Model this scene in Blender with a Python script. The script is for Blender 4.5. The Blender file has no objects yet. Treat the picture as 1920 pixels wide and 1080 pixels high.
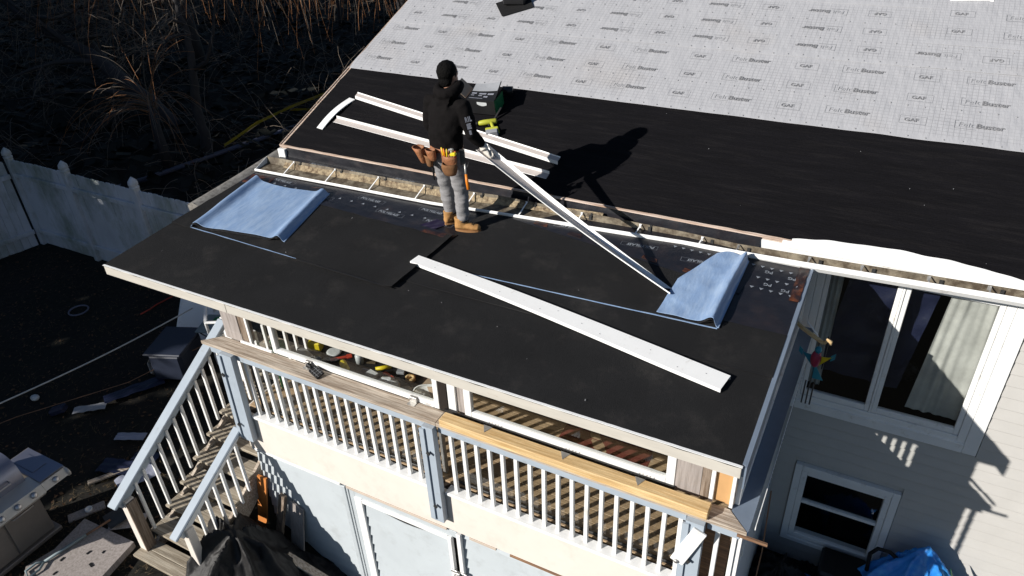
import bpy, bmesh, math, random
from mathutils import Vector, Matrix, noise, Quaternion

random.seed(7)
S = bpy.context.scene
COL = S.collection
RAD = math.radians

# ------------------------------------------------------------------ camera, sky, sun
cam_d = bpy.data.cameras.new('camera')
cam = bpy.data.objects.new('camera', cam_d)
COL.objects.link(cam)
cam_d.sensor_width = 36.0
cam_d.lens = 1391.99 / 1920 * 36
cam_d.clip_start = 0.1
cam_d.clip_end = 600
right = Vector((0.8845104, 0.4648599, -0.0393269))
down = Vector((0.2213806, -0.4924402, -0.8417204))
fwd = Vector((-0.4106482, 0.7358043, -0.5384795))
m3 = Matrix((right, -down, -fwd)).transposed()
cam.matrix_world = Matrix.Translation((0.42, -3.85, 3.81)) @ m3.to_4x4()
S.camera = cam

SUN_DIR = Vector((0.514, 0.736, -0.441)).normalized()
SUN_EL = math.asin(-SUN_DIR.z)
w = bpy.data.worlds.new('World')
S.world = w
w.use_nodes = True
nt = w.node_tree
bg = nt.nodes['Background']
sky = nt.nodes.new('ShaderNodeTexSky')
sky.sky_type = 'NISHITA'
sky.sun_disc = False
sky.sun_elevation = SUN_EL
sky.dust_density = 0.3
sky.ozone_density = 2.5
sky.sun_rotation = math.atan2(-SUN_DIR.x, -SUN_DIR.y)
nt.links.new(sky.outputs[0], bg.inputs[0])
bg.inputs[1].default_value = 0.05

sun_d = bpy.data.lights.new('sun', 'SUN')
sun_d.energy = 5.0
sun_d.angle = RAD(0.5)
sun_d.color = (1.0, 0.955, 0.89)
sun = bpy.data.objects.new('sun', sun_d)
COL.objects.link(sun)
sun.rotation_euler = SUN_DIR.to_track_quat('-Z', 'Y').to_euler()
sun.location = (-8, -12, 14)

S.view_settings.view_transform = 'Standard'
S.view_settings.look = 'None'
S.view_settings.exposure = 0.32
S.view_settings.gamma = 1.0
S.view_settings.use_curve_mapping = False
S.render.engine = 'CYCLES'
S.cycles.use_denoising = True
S.cycles.max_bounces = 8
S.cycles.transparent_max_bounces = 16

# ------------------------------------------------------------------ mesh helpers
class MB:
    def __init__(self):
        self.v = []; self.f = []; self.m = []; self.s = []; self.uv = None
    def add(self, vs, fs, mi=0, smooth=False):
        o = len(self.v)
        self.v += [Vector(p) for p in vs]
        for f in fs:
            self.f.append([i + o for i in f]); self.m.append(mi); self.s.append(smooth)
        return self
    def obox(self, c, ax, h, bev=0.0, mi=0):
        c = Vector(c); ax = [Vector(a) for a in ax]
        if bev <= 0:
            vs = []; 
            for sx in (-1, 1):
                for sy in (-1, 1):
                    for sz in (-1, 1):
                        vs.append(c + ax[0]*h[0]*sx + ax[1]*h[1]*sy + ax[2]*h[2]*sz)
            return self.add(vs, [(0,1,3,2),(4,6,7,5),(0,4,5,1),(2,3,7,6),(0,2,6,4),(1,5,7,3)], mi)
        bev = min(bev, min(h)*0.9)
        idx = {}; vs = []
        for sx in (-1, 1):
            for sy in (-1, 1):
                for sz in (-1, 1):
                    s = (sx, sy, sz)
                    for a in range(3):
                        p = c.copy()
                        for k in range(3):
                            p += ax[k]*s[k]*(h[k] - (0 if k == a else bev))
                        idx[(s, a)] = len(vs); vs.append(p)
        fs = []
        sg = (-1, 1)
        for a in range(3):
            b, d = [(1,2),(2,0),(0,1)][a]
            for s in sg:
                q = []
                for (u, w_) in ((-1,-1),(1,-1),(1,1),(-1,1)):
                    t = [0,0,0]; t[a] = s; t[b] = u; t[d] = w_
                    q.append(idx[(tuple(t), a)])
                fs.append(q)
        for a, b, d in ((0,1,2),(1,2,0),(2,0,1)):
            for s1 in sg:
                for s2 in sg:
                    t1 = [0,0,0]; t1[a] = s1; t1[b] = s2; t1[d] = -1
                    t2 = list(t1); t2[d] = 1
                    t1 = tuple(t1); t2 = tuple(t2)
                    fs.append([idx[(t1,a)], idx[(t2,a)], idx[(t2,b)], idx[(t1,b)]])
        for sx in sg:
            for sy in sg:
                for sz in sg:
                    s = (sx,sy,sz); fs.append([idx[(s,0)], idx[(s,1)], idx[(s,2)]])
        return self.add(vs, fs, mi)
    def box(self, x0, x1, y0, y1, z0, z1, bev=0.0, mi=0):
        return self.obox(((x0+x1)/2, (y0+y1)/2, (z0+z1)/2), ((1,0,0),(0,1,0),(0,0,1)),
                         (abs(x1-x0)/2, abs(y1-y0)/2, abs(z1-z0)/2), bev, mi)
    def bar(self, a, b, w_, t, up=(0,0,1), bev=0.0, mi=0):
        a = Vector(a); b = Vector(b); d = (b-a); L = d.length; d.normalize()
        up = Vector(up); sd = d.cross(up)
        if sd.length < 1e-4: sd = d.cross(Vector((1,0,0)))
        sd.normalize(); u = sd.cross(d)
        return self.obox((a+b)/2, (d, sd, u), (L/2, w_/2, t/2), bev, mi)
    def prism(self, pts, off, mi=0):
        """closed polygon pts (3-D) swept by vector off"""
        n = len(pts); off = Vector(off)
        vs = [Vector(p) for p in pts] + [Vector(p)+off for p in pts]
        fs = [list(range(n))[::-1], list(range(n, 2*n))]
        for i in range(n):
            j = (i+1) % n; fs.append([i, j, n+j, n+i])
        return self.add(vs, fs, mi)
    def tube(self, path, r, n=6, mi=0, caps=True, smooth=True):
        path = [Vector(p) for p in path]
        if not isinstance(r, (list, tuple)): r = [r]*len(path)
        vs = []; fs = []; N = len(path)
        d0 = (path[1]-path[0]).normalized()
        ref = Vector((0,0,1)) if abs(d0.z) < 0.9 else Vector((1,0,0))
        nrm = d0.cross(ref).normalized()
        for i, p in enumerate(path):
            if i == 0: d = path[1]-path[0]
            elif i == N-1: d = path[-1]-path[-2]
            else: d = path[i+1]-path[i-1]
            d.normalize()
            nrm = (nrm - d*nrm.dot(d))
            if nrm.length < 1e-6: nrm = d.cross(Vector((0.3,0.5,0.8)))
            nrm.normalize(); bn = d.cross(nrm)
            for k in range(n):
                a = 2*math.pi*k/n
                vs.append(p + (nrm*math.cos(a) + bn*math.sin(a))*r[i])
        for i in range(N-1):
            for k in range(n):
                k2 = (k+1) % n
                fs.append([i*n+k, i*n+k2, (i+1)*n+k2, (i+1)*n+k])
        if caps:
            fs.append(list(range(n))[::-1]); fs.append([(N-1)*n+k for k in range(n)])
        return self.add(vs, fs, mi, smooth)
    def loft(self, rings, n=16, mi=0, caps=True, smooth=True):
        """rings: (centre, axis1 vector (with length), axis2 vector)"""
        vs = []; fs = []; N = len(rings)
        for c, a, b in rings:
            c = Vector(c); a = Vector(a); b = Vector(b)
            for k in range(n):
                t = 2*math.pi*k/n
                vs.append(c + a*math.cos(t) + b*math.sin(t))
        for i in range(N-1):
            for k in range(n):
                k2 = (k+1) % n
                fs.append([i*n+k, i*n+k2, (i+1)*n+k2, (i+1)*n+k])
        if caps:
            fs.append(list(range(n))[::-1]); fs.append([(N-1)*n+k for k in range(n)])
        return self.add(vs, fs, mi, smooth)
    def ell(self, c, r, n=12, m=8, mi=0, ax=None):
        c = Vector(c)
        ax = ax or (Vector((1,0,0)), Vector((0,1,0)), Vector((0,0,1)))
        rings = []
        for i in range(m+1):
            t = math.pi*(i+0.02)/(m+0.04) 
            z = -math.cos(t); q = math.sin(t)
            rings.append((c + ax[2]*r[2]*z, ax[0]*r[0]*q, ax[1]*r[1]*q))
        return self.loft(rings, n, mi)
    def grid(self, fn, nu, nv, mi=0, smooth=True, thick=0.0, tdir=(0,0,-1)):
        vs = []; fs = []
        for j in range(nv+1):
            for i in range(nu+1):
                vs.append(Vector(fn(i/nu, j/nv)))
        W = nu+1
        for j in range(nv):
            for i in range(nu):
                fs.append([j*W+i, j*W+i+1, (j+1)*W+i+1, (j+1)*W+i])
        if thick:
            o = len(vs); td = Vector(tdir)*thick
            vs2 = [p+td for p in vs]
            fs2 = [[o+i for i in f][::-1] for f in fs]
            vs = vs+vs2; fs = fs+fs2
            bd = [i for i in range(W)] + [j*W+nu for j in range(1, nv+1)] + [nv*W+i for i in range(nu-1, -1, -1)] + [j*W for j in range(nv-1, 0, -1)]
            o2 = len(vs); top = [vs[i] for i in bd]; bot = [vs[i+o] for i in bd]; k = len(bd)
            self.add(vs, fs, mi, smooth)
            self.add(top+bot, [[(i+1) % k, i, i+k, (i+1) % k+k] for i in range(k)], mi, False)
            return self
        return self.add(vs, fs, mi, smooth)
    def mesh(self, name, off=(0,0,0), recalc=True):
        off = Vector(off)
        me = bpy.data.meshes.new(name)
        me.from_pydata([tuple(p-off) for p in self.v], [], self.f)
        me.polygons.foreach_set('material_index', self.m)
        me.polygons.foreach_set('use_smooth', self.s)
        if recalc:
            bm = bmesh.new(); bm.from_mesh(me)
            bmesh.ops.recalc_face_normals(bm, faces=bm.faces)
            bm.to_mesh(me); bm.free()
        me.update()
        return me

ORG = {}
def thing(name, label, cat, loc=(0,0,0), group=None):
    o = bpy.data.objects.new(name, None); COL.objects.link(o)
    o.empty_display_size = 0.1
    o.location = loc; o['label'] = label; o['category'] = cat
    if group: o['group'] = group
    ORG[o] = Vector(loc)
    return o
def setmats(me, mats):
    if not isinstance(mats, (list, tuple)): mats = [mats]
    for m_ in mats: me.materials.append(m_)
def part(name, mb, mats, parent=None, label=None, kind=None, recalc=True):
    off = ORG[parent] if parent else Vector((0,0,0))
    me = mb.mesh(name, off, recalc) if isinstance(mb, MB) else mb
    if not me.materials: setmats(me, mats)
    o = bpy.data.objects.new(name, me); COL.objects.link(o)
    if parent: o.parent = parent
    ORG[o] = off
    if label: o['label'] = label
    if kind: o['kind'] = kind
    return o
def solo(name, mb, mats, label, cat, group=None, kind=None):
    """a thing that is one mesh; origin at its base centre"""
    xs = [p.x for p in mb.v]; ys = [p.y for p in mb.v]; zs = [p.z for p in mb.v]
    loc = Vector(((min(xs)+max(xs))/2, (min(ys)+max(ys))/2, min(zs)))
    me = mb.mesh(name, loc); setmats(me, mats)
    o = bpy.data.objects.new(name, me); COL.objects.link(o)
    o.location = loc; o['label'] = label; o['category'] = cat
    if group: o['group'] = group
    if kind: o['kind'] = kind
    ORG[o] = loc
    return o
def structure(name, mb, mats, kind='structure'):
    me = mb.mesh(name); setmats(me, mats)
    o = bpy.data.objects.new(name, me); COL.objects.link(o); o['kind'] = kind
    ORG[o] = Vector((0,0,0))
    return o
def inst(name, me, parent, loc, rot=None, label=None):
    o = bpy.data.objects.new(name, me); COL.objects.link(o)
    o.parent = parent; o.location = Vector(loc) - ORG[parent]
    if rot is not None: o.rotation_euler = rot
    ORG[o] = ORG[parent]
    if label: o['label'] = label
    return o
def evaluated(ob, name):
    dg = bpy.context.evaluated_depsgraph_get(); dg.update()
    me = bpy.data.meshes.new_from_object(ob.evaluated_get(dg))
    me.name = name
    return me
def remesh(mb, name, voxel, smooth_it=4, off=(0,0,0), disp=None, poly_smooth=True):
    me = mb.mesh('tmp')
    o = bpy.data.objects.new('tmp', me); COL.objects.link(o)
    md = o.modifiers.new('r', 'REMESH'); md.mode = 'VOXEL'; md.voxel_size = voxel; md.use_smooth_shade = True
    if smooth_it:
        sm = o.modifiers.new('s', 'SMOOTH'); sm.factor = 0.5; sm.iterations = smooth_it
    r = evaluated(o, name)
    bpy.data.objects.remove(o); bpy.data.meshes.remove(me)
    if disp:
        ns = [v.normal.copy() for v in r.vertices]
        for v, n_ in zip(r.vertices, ns):
            v.co += n_*disp(v.co)
    off = Vector(off)
    for v in r.vertices: v.co -= off
    r.materials.clear()
    r.polygons.foreach_set('use_smooth', [poly_smooth]*len(r.polygons))
    r.update()
    return r

# ------------------------------------------------------------------ materials
def mat(name, col, rough=0.7, var=0.12, scale=6.0, col2=None, mixscale=3.0, mix=0.5, bump=0.0, bscale=40.0,
        metal=0.0, stretch=(1,1,1), spec=0.4, fine=0.0, fscale=300.0, coat=0.0, detail=6.0):
    m = bpy.data.materials.new(name); m.use_nodes = True
    t = m.node_tree; N = t.nodes; Lk = t.links
    b = N['Principled BSDF']
    b.inputs['Roughness'].default_value = rough
    b.inputs['Metallic'].default_value = metal
    b.inputs['Specular IOR Level'].default_value = spec
    if coat: b.inputs['Coat Weight'].default_value = coat
    tc = N.new('ShaderNodeTexCoord')
    mp = N.new('ShaderNodeMapping'); mp.inputs['Scale'].default_value = stretch
    oi = N.new('ShaderNodeObjectInfo'); va = N.new('ShaderNodeVectorMath'); va.operation = 'ADD'
    Lk.new(tc.outputs['Object'], va.inputs[0]); Lk.new(oi.outputs['Location'], va.inputs[1])
    Lk.new(va.outputs[0], mp.inputs[0])
    n1 = N.new('ShaderNodeTexNoise'); n1.inputs['Scale'].default_value = scale; n1.inputs['Detail'].default_value = detail
    n1.inputs['Roughness'].default_value = 0.65
    Lk.new(mp.outputs[0], n1.inputs['Vector'])
    cur = None
    base = N.new('ShaderNodeRGB'); base.outputs[0].default_value = (*col, 1)
    cur = base.outputs[0]
    if col2:
        n2 = N.new('ShaderNodeTexNoise'); n2.inputs['Scale'].default_value = mixscale; n2.inputs['Detail'].default_value = 8
        n2.inputs['Roughness'].default_value = 0.7
        Lk.new(mp.outputs[0], n2.inputs['Vector'])
        rp = N.new('ShaderNodeValToRGB')
        rp.color_ramp.elements[0].position = max(0.0, 0.62-mix*0.4); rp.color_ramp.elements[1].position = min(1.0, 0.78-mix*0.3)
        Lk.new(n2.outputs['Fac'], rp.inputs[0])
        mx = N.new('ShaderNodeMix'); mx.data_type = 'RGBA'
        mx.inputs[7].default_value = (*col2, 1)
        Lk.new(rp.outputs[0], mx.inputs[0]); Lk.new(cur, mx.inputs[6])
        cur = mx.outputs[2]
    def mul(cur, fac_out, lo, hi):
        mr = N.new('ShaderNodeMapRange'); mr.inputs[1].default_value = 0.25; mr.inputs[2].default_value = 0.75
        mr.inputs[3].default_value = lo; mr.inputs[4].default_value = hi
        Lk.new(fac_out, mr.inputs[0])
        vm = N.new('ShaderNodeVectorMath'); vm.operation = 'SCALE'
        Lk.new(cur, vm.inputs[0]); Lk.new(mr.outputs[0], vm.inputs['Scale'])
        return vm.outputs[0]
    if var: cur = mul(cur, n1.outputs['Fac'], 1-var, 1+var)
    if fine:
        nf = N.new('ShaderNodeTexNoise'); nf.inputs['Scale'].default_value = fscale; nf.inputs['Detail'].default_value = 2
        Lk.new(va.outputs[0], nf.inputs['Vector'])
        cur = mul(cur, nf.outputs['Fac'], 1-fine, 1+fine)
    Lk.new(cur, b.inputs['Base Color'])
    # roughness wear
    mr = N.new('ShaderNodeMapRange'); mr.inputs[3].default_value = max(0.02, rough-0.1); mr.inputs[4].default_value = min(1, rough+0.1)
    Lk.new(n1.outputs['Fac'], mr.inputs[0]); Lk.new(mr.outputs[0], b.inputs['Roughness'])
    if bump:
        nb = N.new('ShaderNodeTexNoise'); nb.inputs['Scale'].default_value = bscale; nb.inputs['Detail'].default_value = 5
        Lk.new(mp.outputs[0], nb.inputs['Vector'])
        bp = N.new('ShaderNodeBump'); bp.inputs['Strength'].default_value = bump; bp.inputs['Distance'].default_value = 0.02
        Lk.new(nb.outputs['Fac'], bp.inputs['Height']); Lk.new(bp.outputs[0], b.inputs['Normal'])
    return m
def wood(name, c1, c2, rough=0.75, along='x', sc=3.0, bump=0.25):
    st = {'x': (0.6, 14, 14), 'y': (14, 0.6, 14), 'z': (14, 14, 0.6)}[along]
    return mat(name, c1, rough, var=0.22, scale=sc, col2=c2, mixscale=sc*1.3, mix=0.6, bump=bump, bscale=sc*4, stretch=st, fine=0.08, fscale=120)
def glass(name, tint=(0.9,0.95,0.95), refl=0.09, rough=0.02):
    m = bpy.data.materials.new(name); m.use_nodes = True
    t = m.node_tree; N = t.nodes; Lk = t.links
    for n_ in list(N): N.remove(n_)
    out = N.new('ShaderNodeOutputMaterial')
    tr = N.new('ShaderNodeBsdfTransparent'); tr.inputs[0].default_value = (*tint, 1)
    gl = N.new('ShaderNodeBsdfGlossy'); gl.inputs['Roughness'].default_value = rough
    ge = N.new('ShaderNodeNewGeometry')
    dt = N.new('ShaderNodeVectorMath'); dt.operation = 'DOT_PRODUCT'
    Lk.new(ge.outputs['Normal'], dt.inputs[0]); Lk.new(ge.outputs['Incoming'], dt.inputs[1])
    ab = N.new('ShaderNodeMath'); ab.operation = 'ABSOLUTE'; Lk.new(dt.outputs['Value'], ab.inputs[0])
    iv = N.new('ShaderNodeMath'); iv.operation = 'SUBTRACT'; iv.inputs[0].default_value = 1.0; Lk.new(ab.outputs[0], iv.inputs[1])
    pw = N.new('ShaderNodeMath'); pw.operation = 'POWER'; pw.inputs[1].default_value = 5.0; Lk.new(iv.outputs[0], pw.inputs[0])
    ad = N.new('ShaderNodeMath'); ad.operation = 'MULTIPLY_ADD'; ad.inputs[1].default_value = 1-refl*0.5; ad.inputs[2].default_value = refl*0.5
    Lk.new(pw.outputs[0], ad.inputs[0])
    mx = N.new('ShaderNodeMixShader')
    Lk.new(ad.outputs[0], mx.inputs[0]); Lk.new(tr.outputs[0], mx.inputs[1]); Lk.new(gl.outputs[0], mx.inputs[2])
    Lk.new(mx.outputs[0], out.inputs[0])
    return m

M = {}
M['white'] = mat('white_paint', (0.80,0.80,0.79), 0.45, 0.05, 4, (0.55,0.52,0.47), 7, 0.12)
M['white_metal'] = mat('white_coated_metal', (0.87,0.87,0.855), 0.35, 0.03, 5, (0.60,0.56,0.52), 9, 0.05)
M['mauve_shade'] = mat('trim_shade_mauve', (0.46,0.415,0.39), 0.5, 0.08, 5)  # mauve grey puts the weak light on the white trim's faces into colour
M['fascia'] = mat('fascia_paint', (0.53,0.50,0.445), 0.55, 0.09, 5, (0.38,0.31,0.24), 12, 0.05, stretch=(0.5,3,3))
M['wood_edge'] = wood('raw_wood_edge', (0.60,0.50,0.43), (0.36,0.24,0.17))
M['cream'] = mat('cream_panel_paint', (0.73,0.67,0.605), 0.5, 0.04, 3, (0.65,0.585,0.52), 2.5, 0.3)
M['paleblue'] = mat('pale_blue_paint', (0.36,0.415,0.475), 0.5, 0.06, 5, (0.28,0.29,0.30), 8, 0.08)
M['blue_siding'] = mat('pale_blue_vinyl', (0.475,0.515,0.54), 0.5, 0.05, 3, (0.41,0.44,0.455), 4, 0.2)
M['grey_siding'] = mat('warm_grey_vinyl', (0.475,0.462,0.44), 0.5, 0.05, 3)
M['weathered'] = wood('weathered_wood', (0.56,0.49,0.41), (0.26,0.20,0.15))
M['weathered_z'] = wood('weathered_wood_upright', (0.30,0.24,0.19), (0.13,0.09,0.06), along='z')
M['tread'] = wood('tread_wood', (0.44,0.39,0.31), (0.22,0.18,0.13))
M['fresh'] = wood('fresh_lumber', (0.70,0.52,0.28), (0.52,0.33,0.14), bump=0.12)
M['tan_trim'] = mat('tan_trim', (0.50,0.42,0.35), 0.7, 0.12, 6)
M['brown'] = wood('brown_board', (0.30,0.17,0.09), (0.14,0.08,0.05))
M['orange_board'] = mat('orange_board', (0.55,0.20,0.05), 0.6, 0.1)
M['tan_panel'] = mat('tan_panel', (0.55,0.32,0.14), 0.6, 0.1, 4)
M['grey_ply'] = mat('grey_plank', (0.36,0.32,0.30), 0.8, 0.15, 6, (0.25,0.22,0.20), 5, 0.5, stretch=(8,8,0.6))
M['deck'] = wood('deck_boards', (0.46,0.33,0.20), (0.32,0.22,0.13), rough=0.6)
M['granule'] = mat('granule_membrane', (0.0185,0.0185,0.0192), 0.95, 0.22, 1.4, (0.034,0.032,0.031), 2.6, 0.22, fine=0.6, fscale=420, bump=0.5, bscale=260, spec=0.10)
M['underlay'] = mat('black_underlay', (0.0062,0.0058,0.0070), 0.9, 0.3, 3, (0.0115,0.0105,0.0112), 4, 0.3, fine=0.35, fscale=120, bump=0.4, bscale=22, spec=0.10, stretch=(0.45,4.5,1))
M['membrane_film'] = mat('glossy_black_film', (0.012,0.0125,0.017), 0.38, 0.25, 5, (0.025,0.02,0.022), 4, 0.3, bump=0.25, bscale=9, spec=0.4)
M['amber_film'] = mat('amber_torn_film', (0.15,0.045,0.014), 0.35, 0.6, 9, (0.02,0.012,0.012), 8, 0.75)
M['violet_film'] = mat('violet_film', (0.020,0.014,0.035), 0.35, 0.3, 7)
M['film_print'] = mat('film_print', (0.24,0.26,0.29), 0.5, 0.3, 20)
M['blue_film'] = mat('pale_blue_release_film', (0.235,0.345,0.535), 0.36, 0.06, 3, (0.31,0.42,0.59), 5, 0.5, bump=0.2, bscale=16, stretch=(3,0.7,3), spec=0.4)
M['tar_edge'] = mat('tar_edge', (0.012,0.011,0.011), 0.5, 0.3, 20)
M['shade_blue'] = mat('shaded_edge_blue', (0.17,0.21,0.27), 0.4, 0.12, 5)  # blue shadow on the porch's right side put into the colour
M['alu'] = mat('weathered_gutter_metal', (0.24,0.205,0.15), 0.65, 0.35, 6, (0.08,0.06,0.04), 9, 0.6, bump=0.1, bscale=20, metal=0.1)
M['galv'] = mat('dull_bracket_metal', (0.45,0.44,0.42), 0.4, 0.15, 20, metal=0.6)
M['dark_metal'] = mat('dark_metal', (0.05,0.05,0.05), 0.45, 0.2, 20, metal=0.4)
M['steel'] = mat('brushed_steel', (0.50,0.49,0.50), 0.34, 0.02, 2, metal=0.9)
M['cabinet'] = mat('dull_cabinet', (0.20,0.18,0.165), 0.5, 0.12, 6, metal=0.3)
M['hood'] = mat('blued_steel_hood', (0.26,0.27,0.34), 0.35, 0.05, 3, metal=0.75)
M['steel_panel'] = mat('satin_panel', (0.55,0.52,0.48), 0.45, 0.05, 6, metal=0.35)
M['black_plastic'] = mat('black_plastic', (0.014,0.014,0.015), 0.4, 0.15, 9)
M['black'] = mat('matte_black', (0.008,0.008,0.009), 0.8, 0.2, 9)
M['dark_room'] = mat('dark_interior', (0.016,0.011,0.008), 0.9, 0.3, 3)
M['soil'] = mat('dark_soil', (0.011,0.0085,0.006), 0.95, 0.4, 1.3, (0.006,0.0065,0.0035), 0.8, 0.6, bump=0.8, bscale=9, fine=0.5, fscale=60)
M['fence'] = mat('fence_vinyl', (0.60,0.62,0.68), 0.6, 0.12, 2, (0.24,0.28,0.23), 1.1, 0.35, stretch=(1,1,0.5))
M['bark'] = mat('grey_bark', (0.045,0.041,0.042), 0.9, 0.35, 9, bump=0.6, bscale=30, stretch=(1,1,0.4))
M['twig'] = mat('pale_twig', (0.20,0.16,0.125), 0.8, 0.3, 3)
M['twig_orange'] = mat('orange_twig', (0.30,0.135,0.055), 0.75, 0.3, 3)
M['needles'] = mat('evergreen_needles', (0.022,0.040,0.016), 0.8, 0.3, 3)
M['blue_tarp'] = mat('blue_tarp', (0.025,0.22,0.70), 0.33, 0.12, 5, (0.07,0.36,0.80), 6, 0.35, bump=0.5, bscale=14, spec=0.5)
M['black_tarp'] = mat('black_tarp', (0.008,0.0075,0.008), 0.6, 0.3, 4, (0.014,0.012,0.012), 3, 0.3, bump=0.7, bscale=9)
M['hoodie'] = mat('black_fleece', (0.0085,0.0076,0.0078), 0.95, 0.2, 30, bump=0.3, bscale=200, spec=0.06)
M['trousers'] = mat('grey_jersey', (0.25,0.245,0.25), 0.95, 0.12, 25, fine=0.2, fscale=240, bump=0.3, bscale=160, spec=0.15)
M['skin'] = mat('skin', (0.40,0.21,0.14), 0.5, 0.06, 30)
M['hair'] = mat('black_hair', (0.0025,0.0022,0.0022), 0.75, 0.4, 60, bump=0.6, bscale=120, spec=0.12)
M['leather'] = mat('tan_leather', (0.33,0.135,0.06), 0.6, 0.2, 12, (0.20,0.09,0.045), 8, 0.4, bump=0.3, bscale=60)
M['suede'] = mat('brown_suede', (0.20,0.095,0.04), 0.9, 0.2, 20, bump=0.2, bscale=90)
M['boot'] = mat('tan_nubuck', (0.42,0.22,0.075), 0.8, 0.15, 20, bump=0.2, bscale=90)
M['sole'] = mat('boot_sole', (0.30,0.15,0.06), 0.7, 0.1, 20)
M['sock'] = mat('dark_sock', (0.012,0.012,0.014), 0.95, 0.2, 40)
M['glove'] = mat('pale_glove', (0.62,0.58,0.52), 0.85, 0.08, 40, bump=0.2, bscale=150)
M['print_white'] = mat('white_print', (0.22,0.23,0.27), 0.7, 0.45, 60)
M['yellow'] = mat('yellow_plastic', (0.70,0.55,0.02), 0.45, 0.08, 10)
M['lime'] = mat('lime_plastic', (0.42,0.43,0.045), 0.45, 0.1, 15)
M['red'] = mat('red_plastic', (0.45,0.05,0.025), 0.45, 0.1, 10)
M['orange'] = mat('orange_plastic', (0.75,0.22,0.015), 0.45, 0.08, 10)
M['green'] = mat('green_print', (0.015,0.16,0.055), 0.5, 0.1, 15)
M['card'] = mat('brown_card', (0.42,0.31,0.22), 0.85, 0.08, 15)
M['grey_plastic'] = mat('grey_plastic', (0.28,0.29,0.31), 0.5, 0.1, 10)
M['navy_plastic'] = mat('navy_plastic', (0.020,0.026,0.045), 0.5, 0.2, 5)
M['cloudy'] = mat('cloudy_plastic', (0.55,0.57,0.58), 0.3, 0.15, 20)
M['rug'] = mat('red_brown_rug', (0.14,0.03,0.02), 0.9, 0.2, 20)
M['teal'] = mat('teal_paint', (0.02,0.22,0.30), 0.4, 0.2, 10)
M['pink'] = mat('crimson_paint', (0.30,0.02,0.06), 0.4, 0.2, 10)
M['curtain'] = mat('sheer_curtain', (0.43,0.43,0.405), 0.8, 0.25, 4, bump=0.2, bscale=14)
M['navy_sheet'] = mat('navy_plastic_sheet', (0.014,0.018,0.045), 0.4, 0.3, 3, bump=0.6, bscale=7)
M['blue_handle'] = mat('blue_green_handle', (0.17,0.22,0.24), 0.5, 0.1, 10)
M['rust'] = mat('rusty_shaft', (0.22,0.12,0.07), 0.7, 0.3, 20)
M['caution'] = mat('caution_yellow', (0.30,0.22,0.01), 0.5, 0.2, 10)
M['pipe'] = mat('pale_pipe', (0.30,0.32,0.40), 0.5, 0.2, 4)
M['pipe_far'] = mat('dull_pipe', (0.13,0.14,0.20), 0.5, 0.3, 3)
M['flashing'] = mat('dull_flashing', (0.24,0.23,0.21), 0.6, 0.2, 9, (0.12,0.11,0.10), 20, 0.5)
M['shade_ivy'] = mat('shade_ivy_leaves', (0.0045,0.006,0.0035), 0.85, 0.4, 2)
M['cable'] = mat('white_cable', (0.62,0.60,0.57), 0.5, 0.1, 10)
M['straw'] = mat('dry_grass', (0.085,0.060,0.030), 0.9, 0.4, 5)
M['leaf'] = mat('dry_leaf', (0.085,0.045,0.022), 0.85, 0.4, 5)
M['glass'] = glass('window_glass', (0.93,0.94,0.935), refl=0.06)
M['glass_dim'] = glass('porch_glass', (0.94,0.95,0.945), 0.06)
M['pen_light'] = mat('grey_bits', (0.33,0.33,0.34), 0.6, 0.1)
M['logo_dark'] = mat('felt_print_dark', (0.205,0.205,0.213), 0.7, 0.3, 12)
M['logo_light'] = mat('felt_print_light', (0.365,0.367,0.378), 0.7, 0.12, 25)

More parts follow.
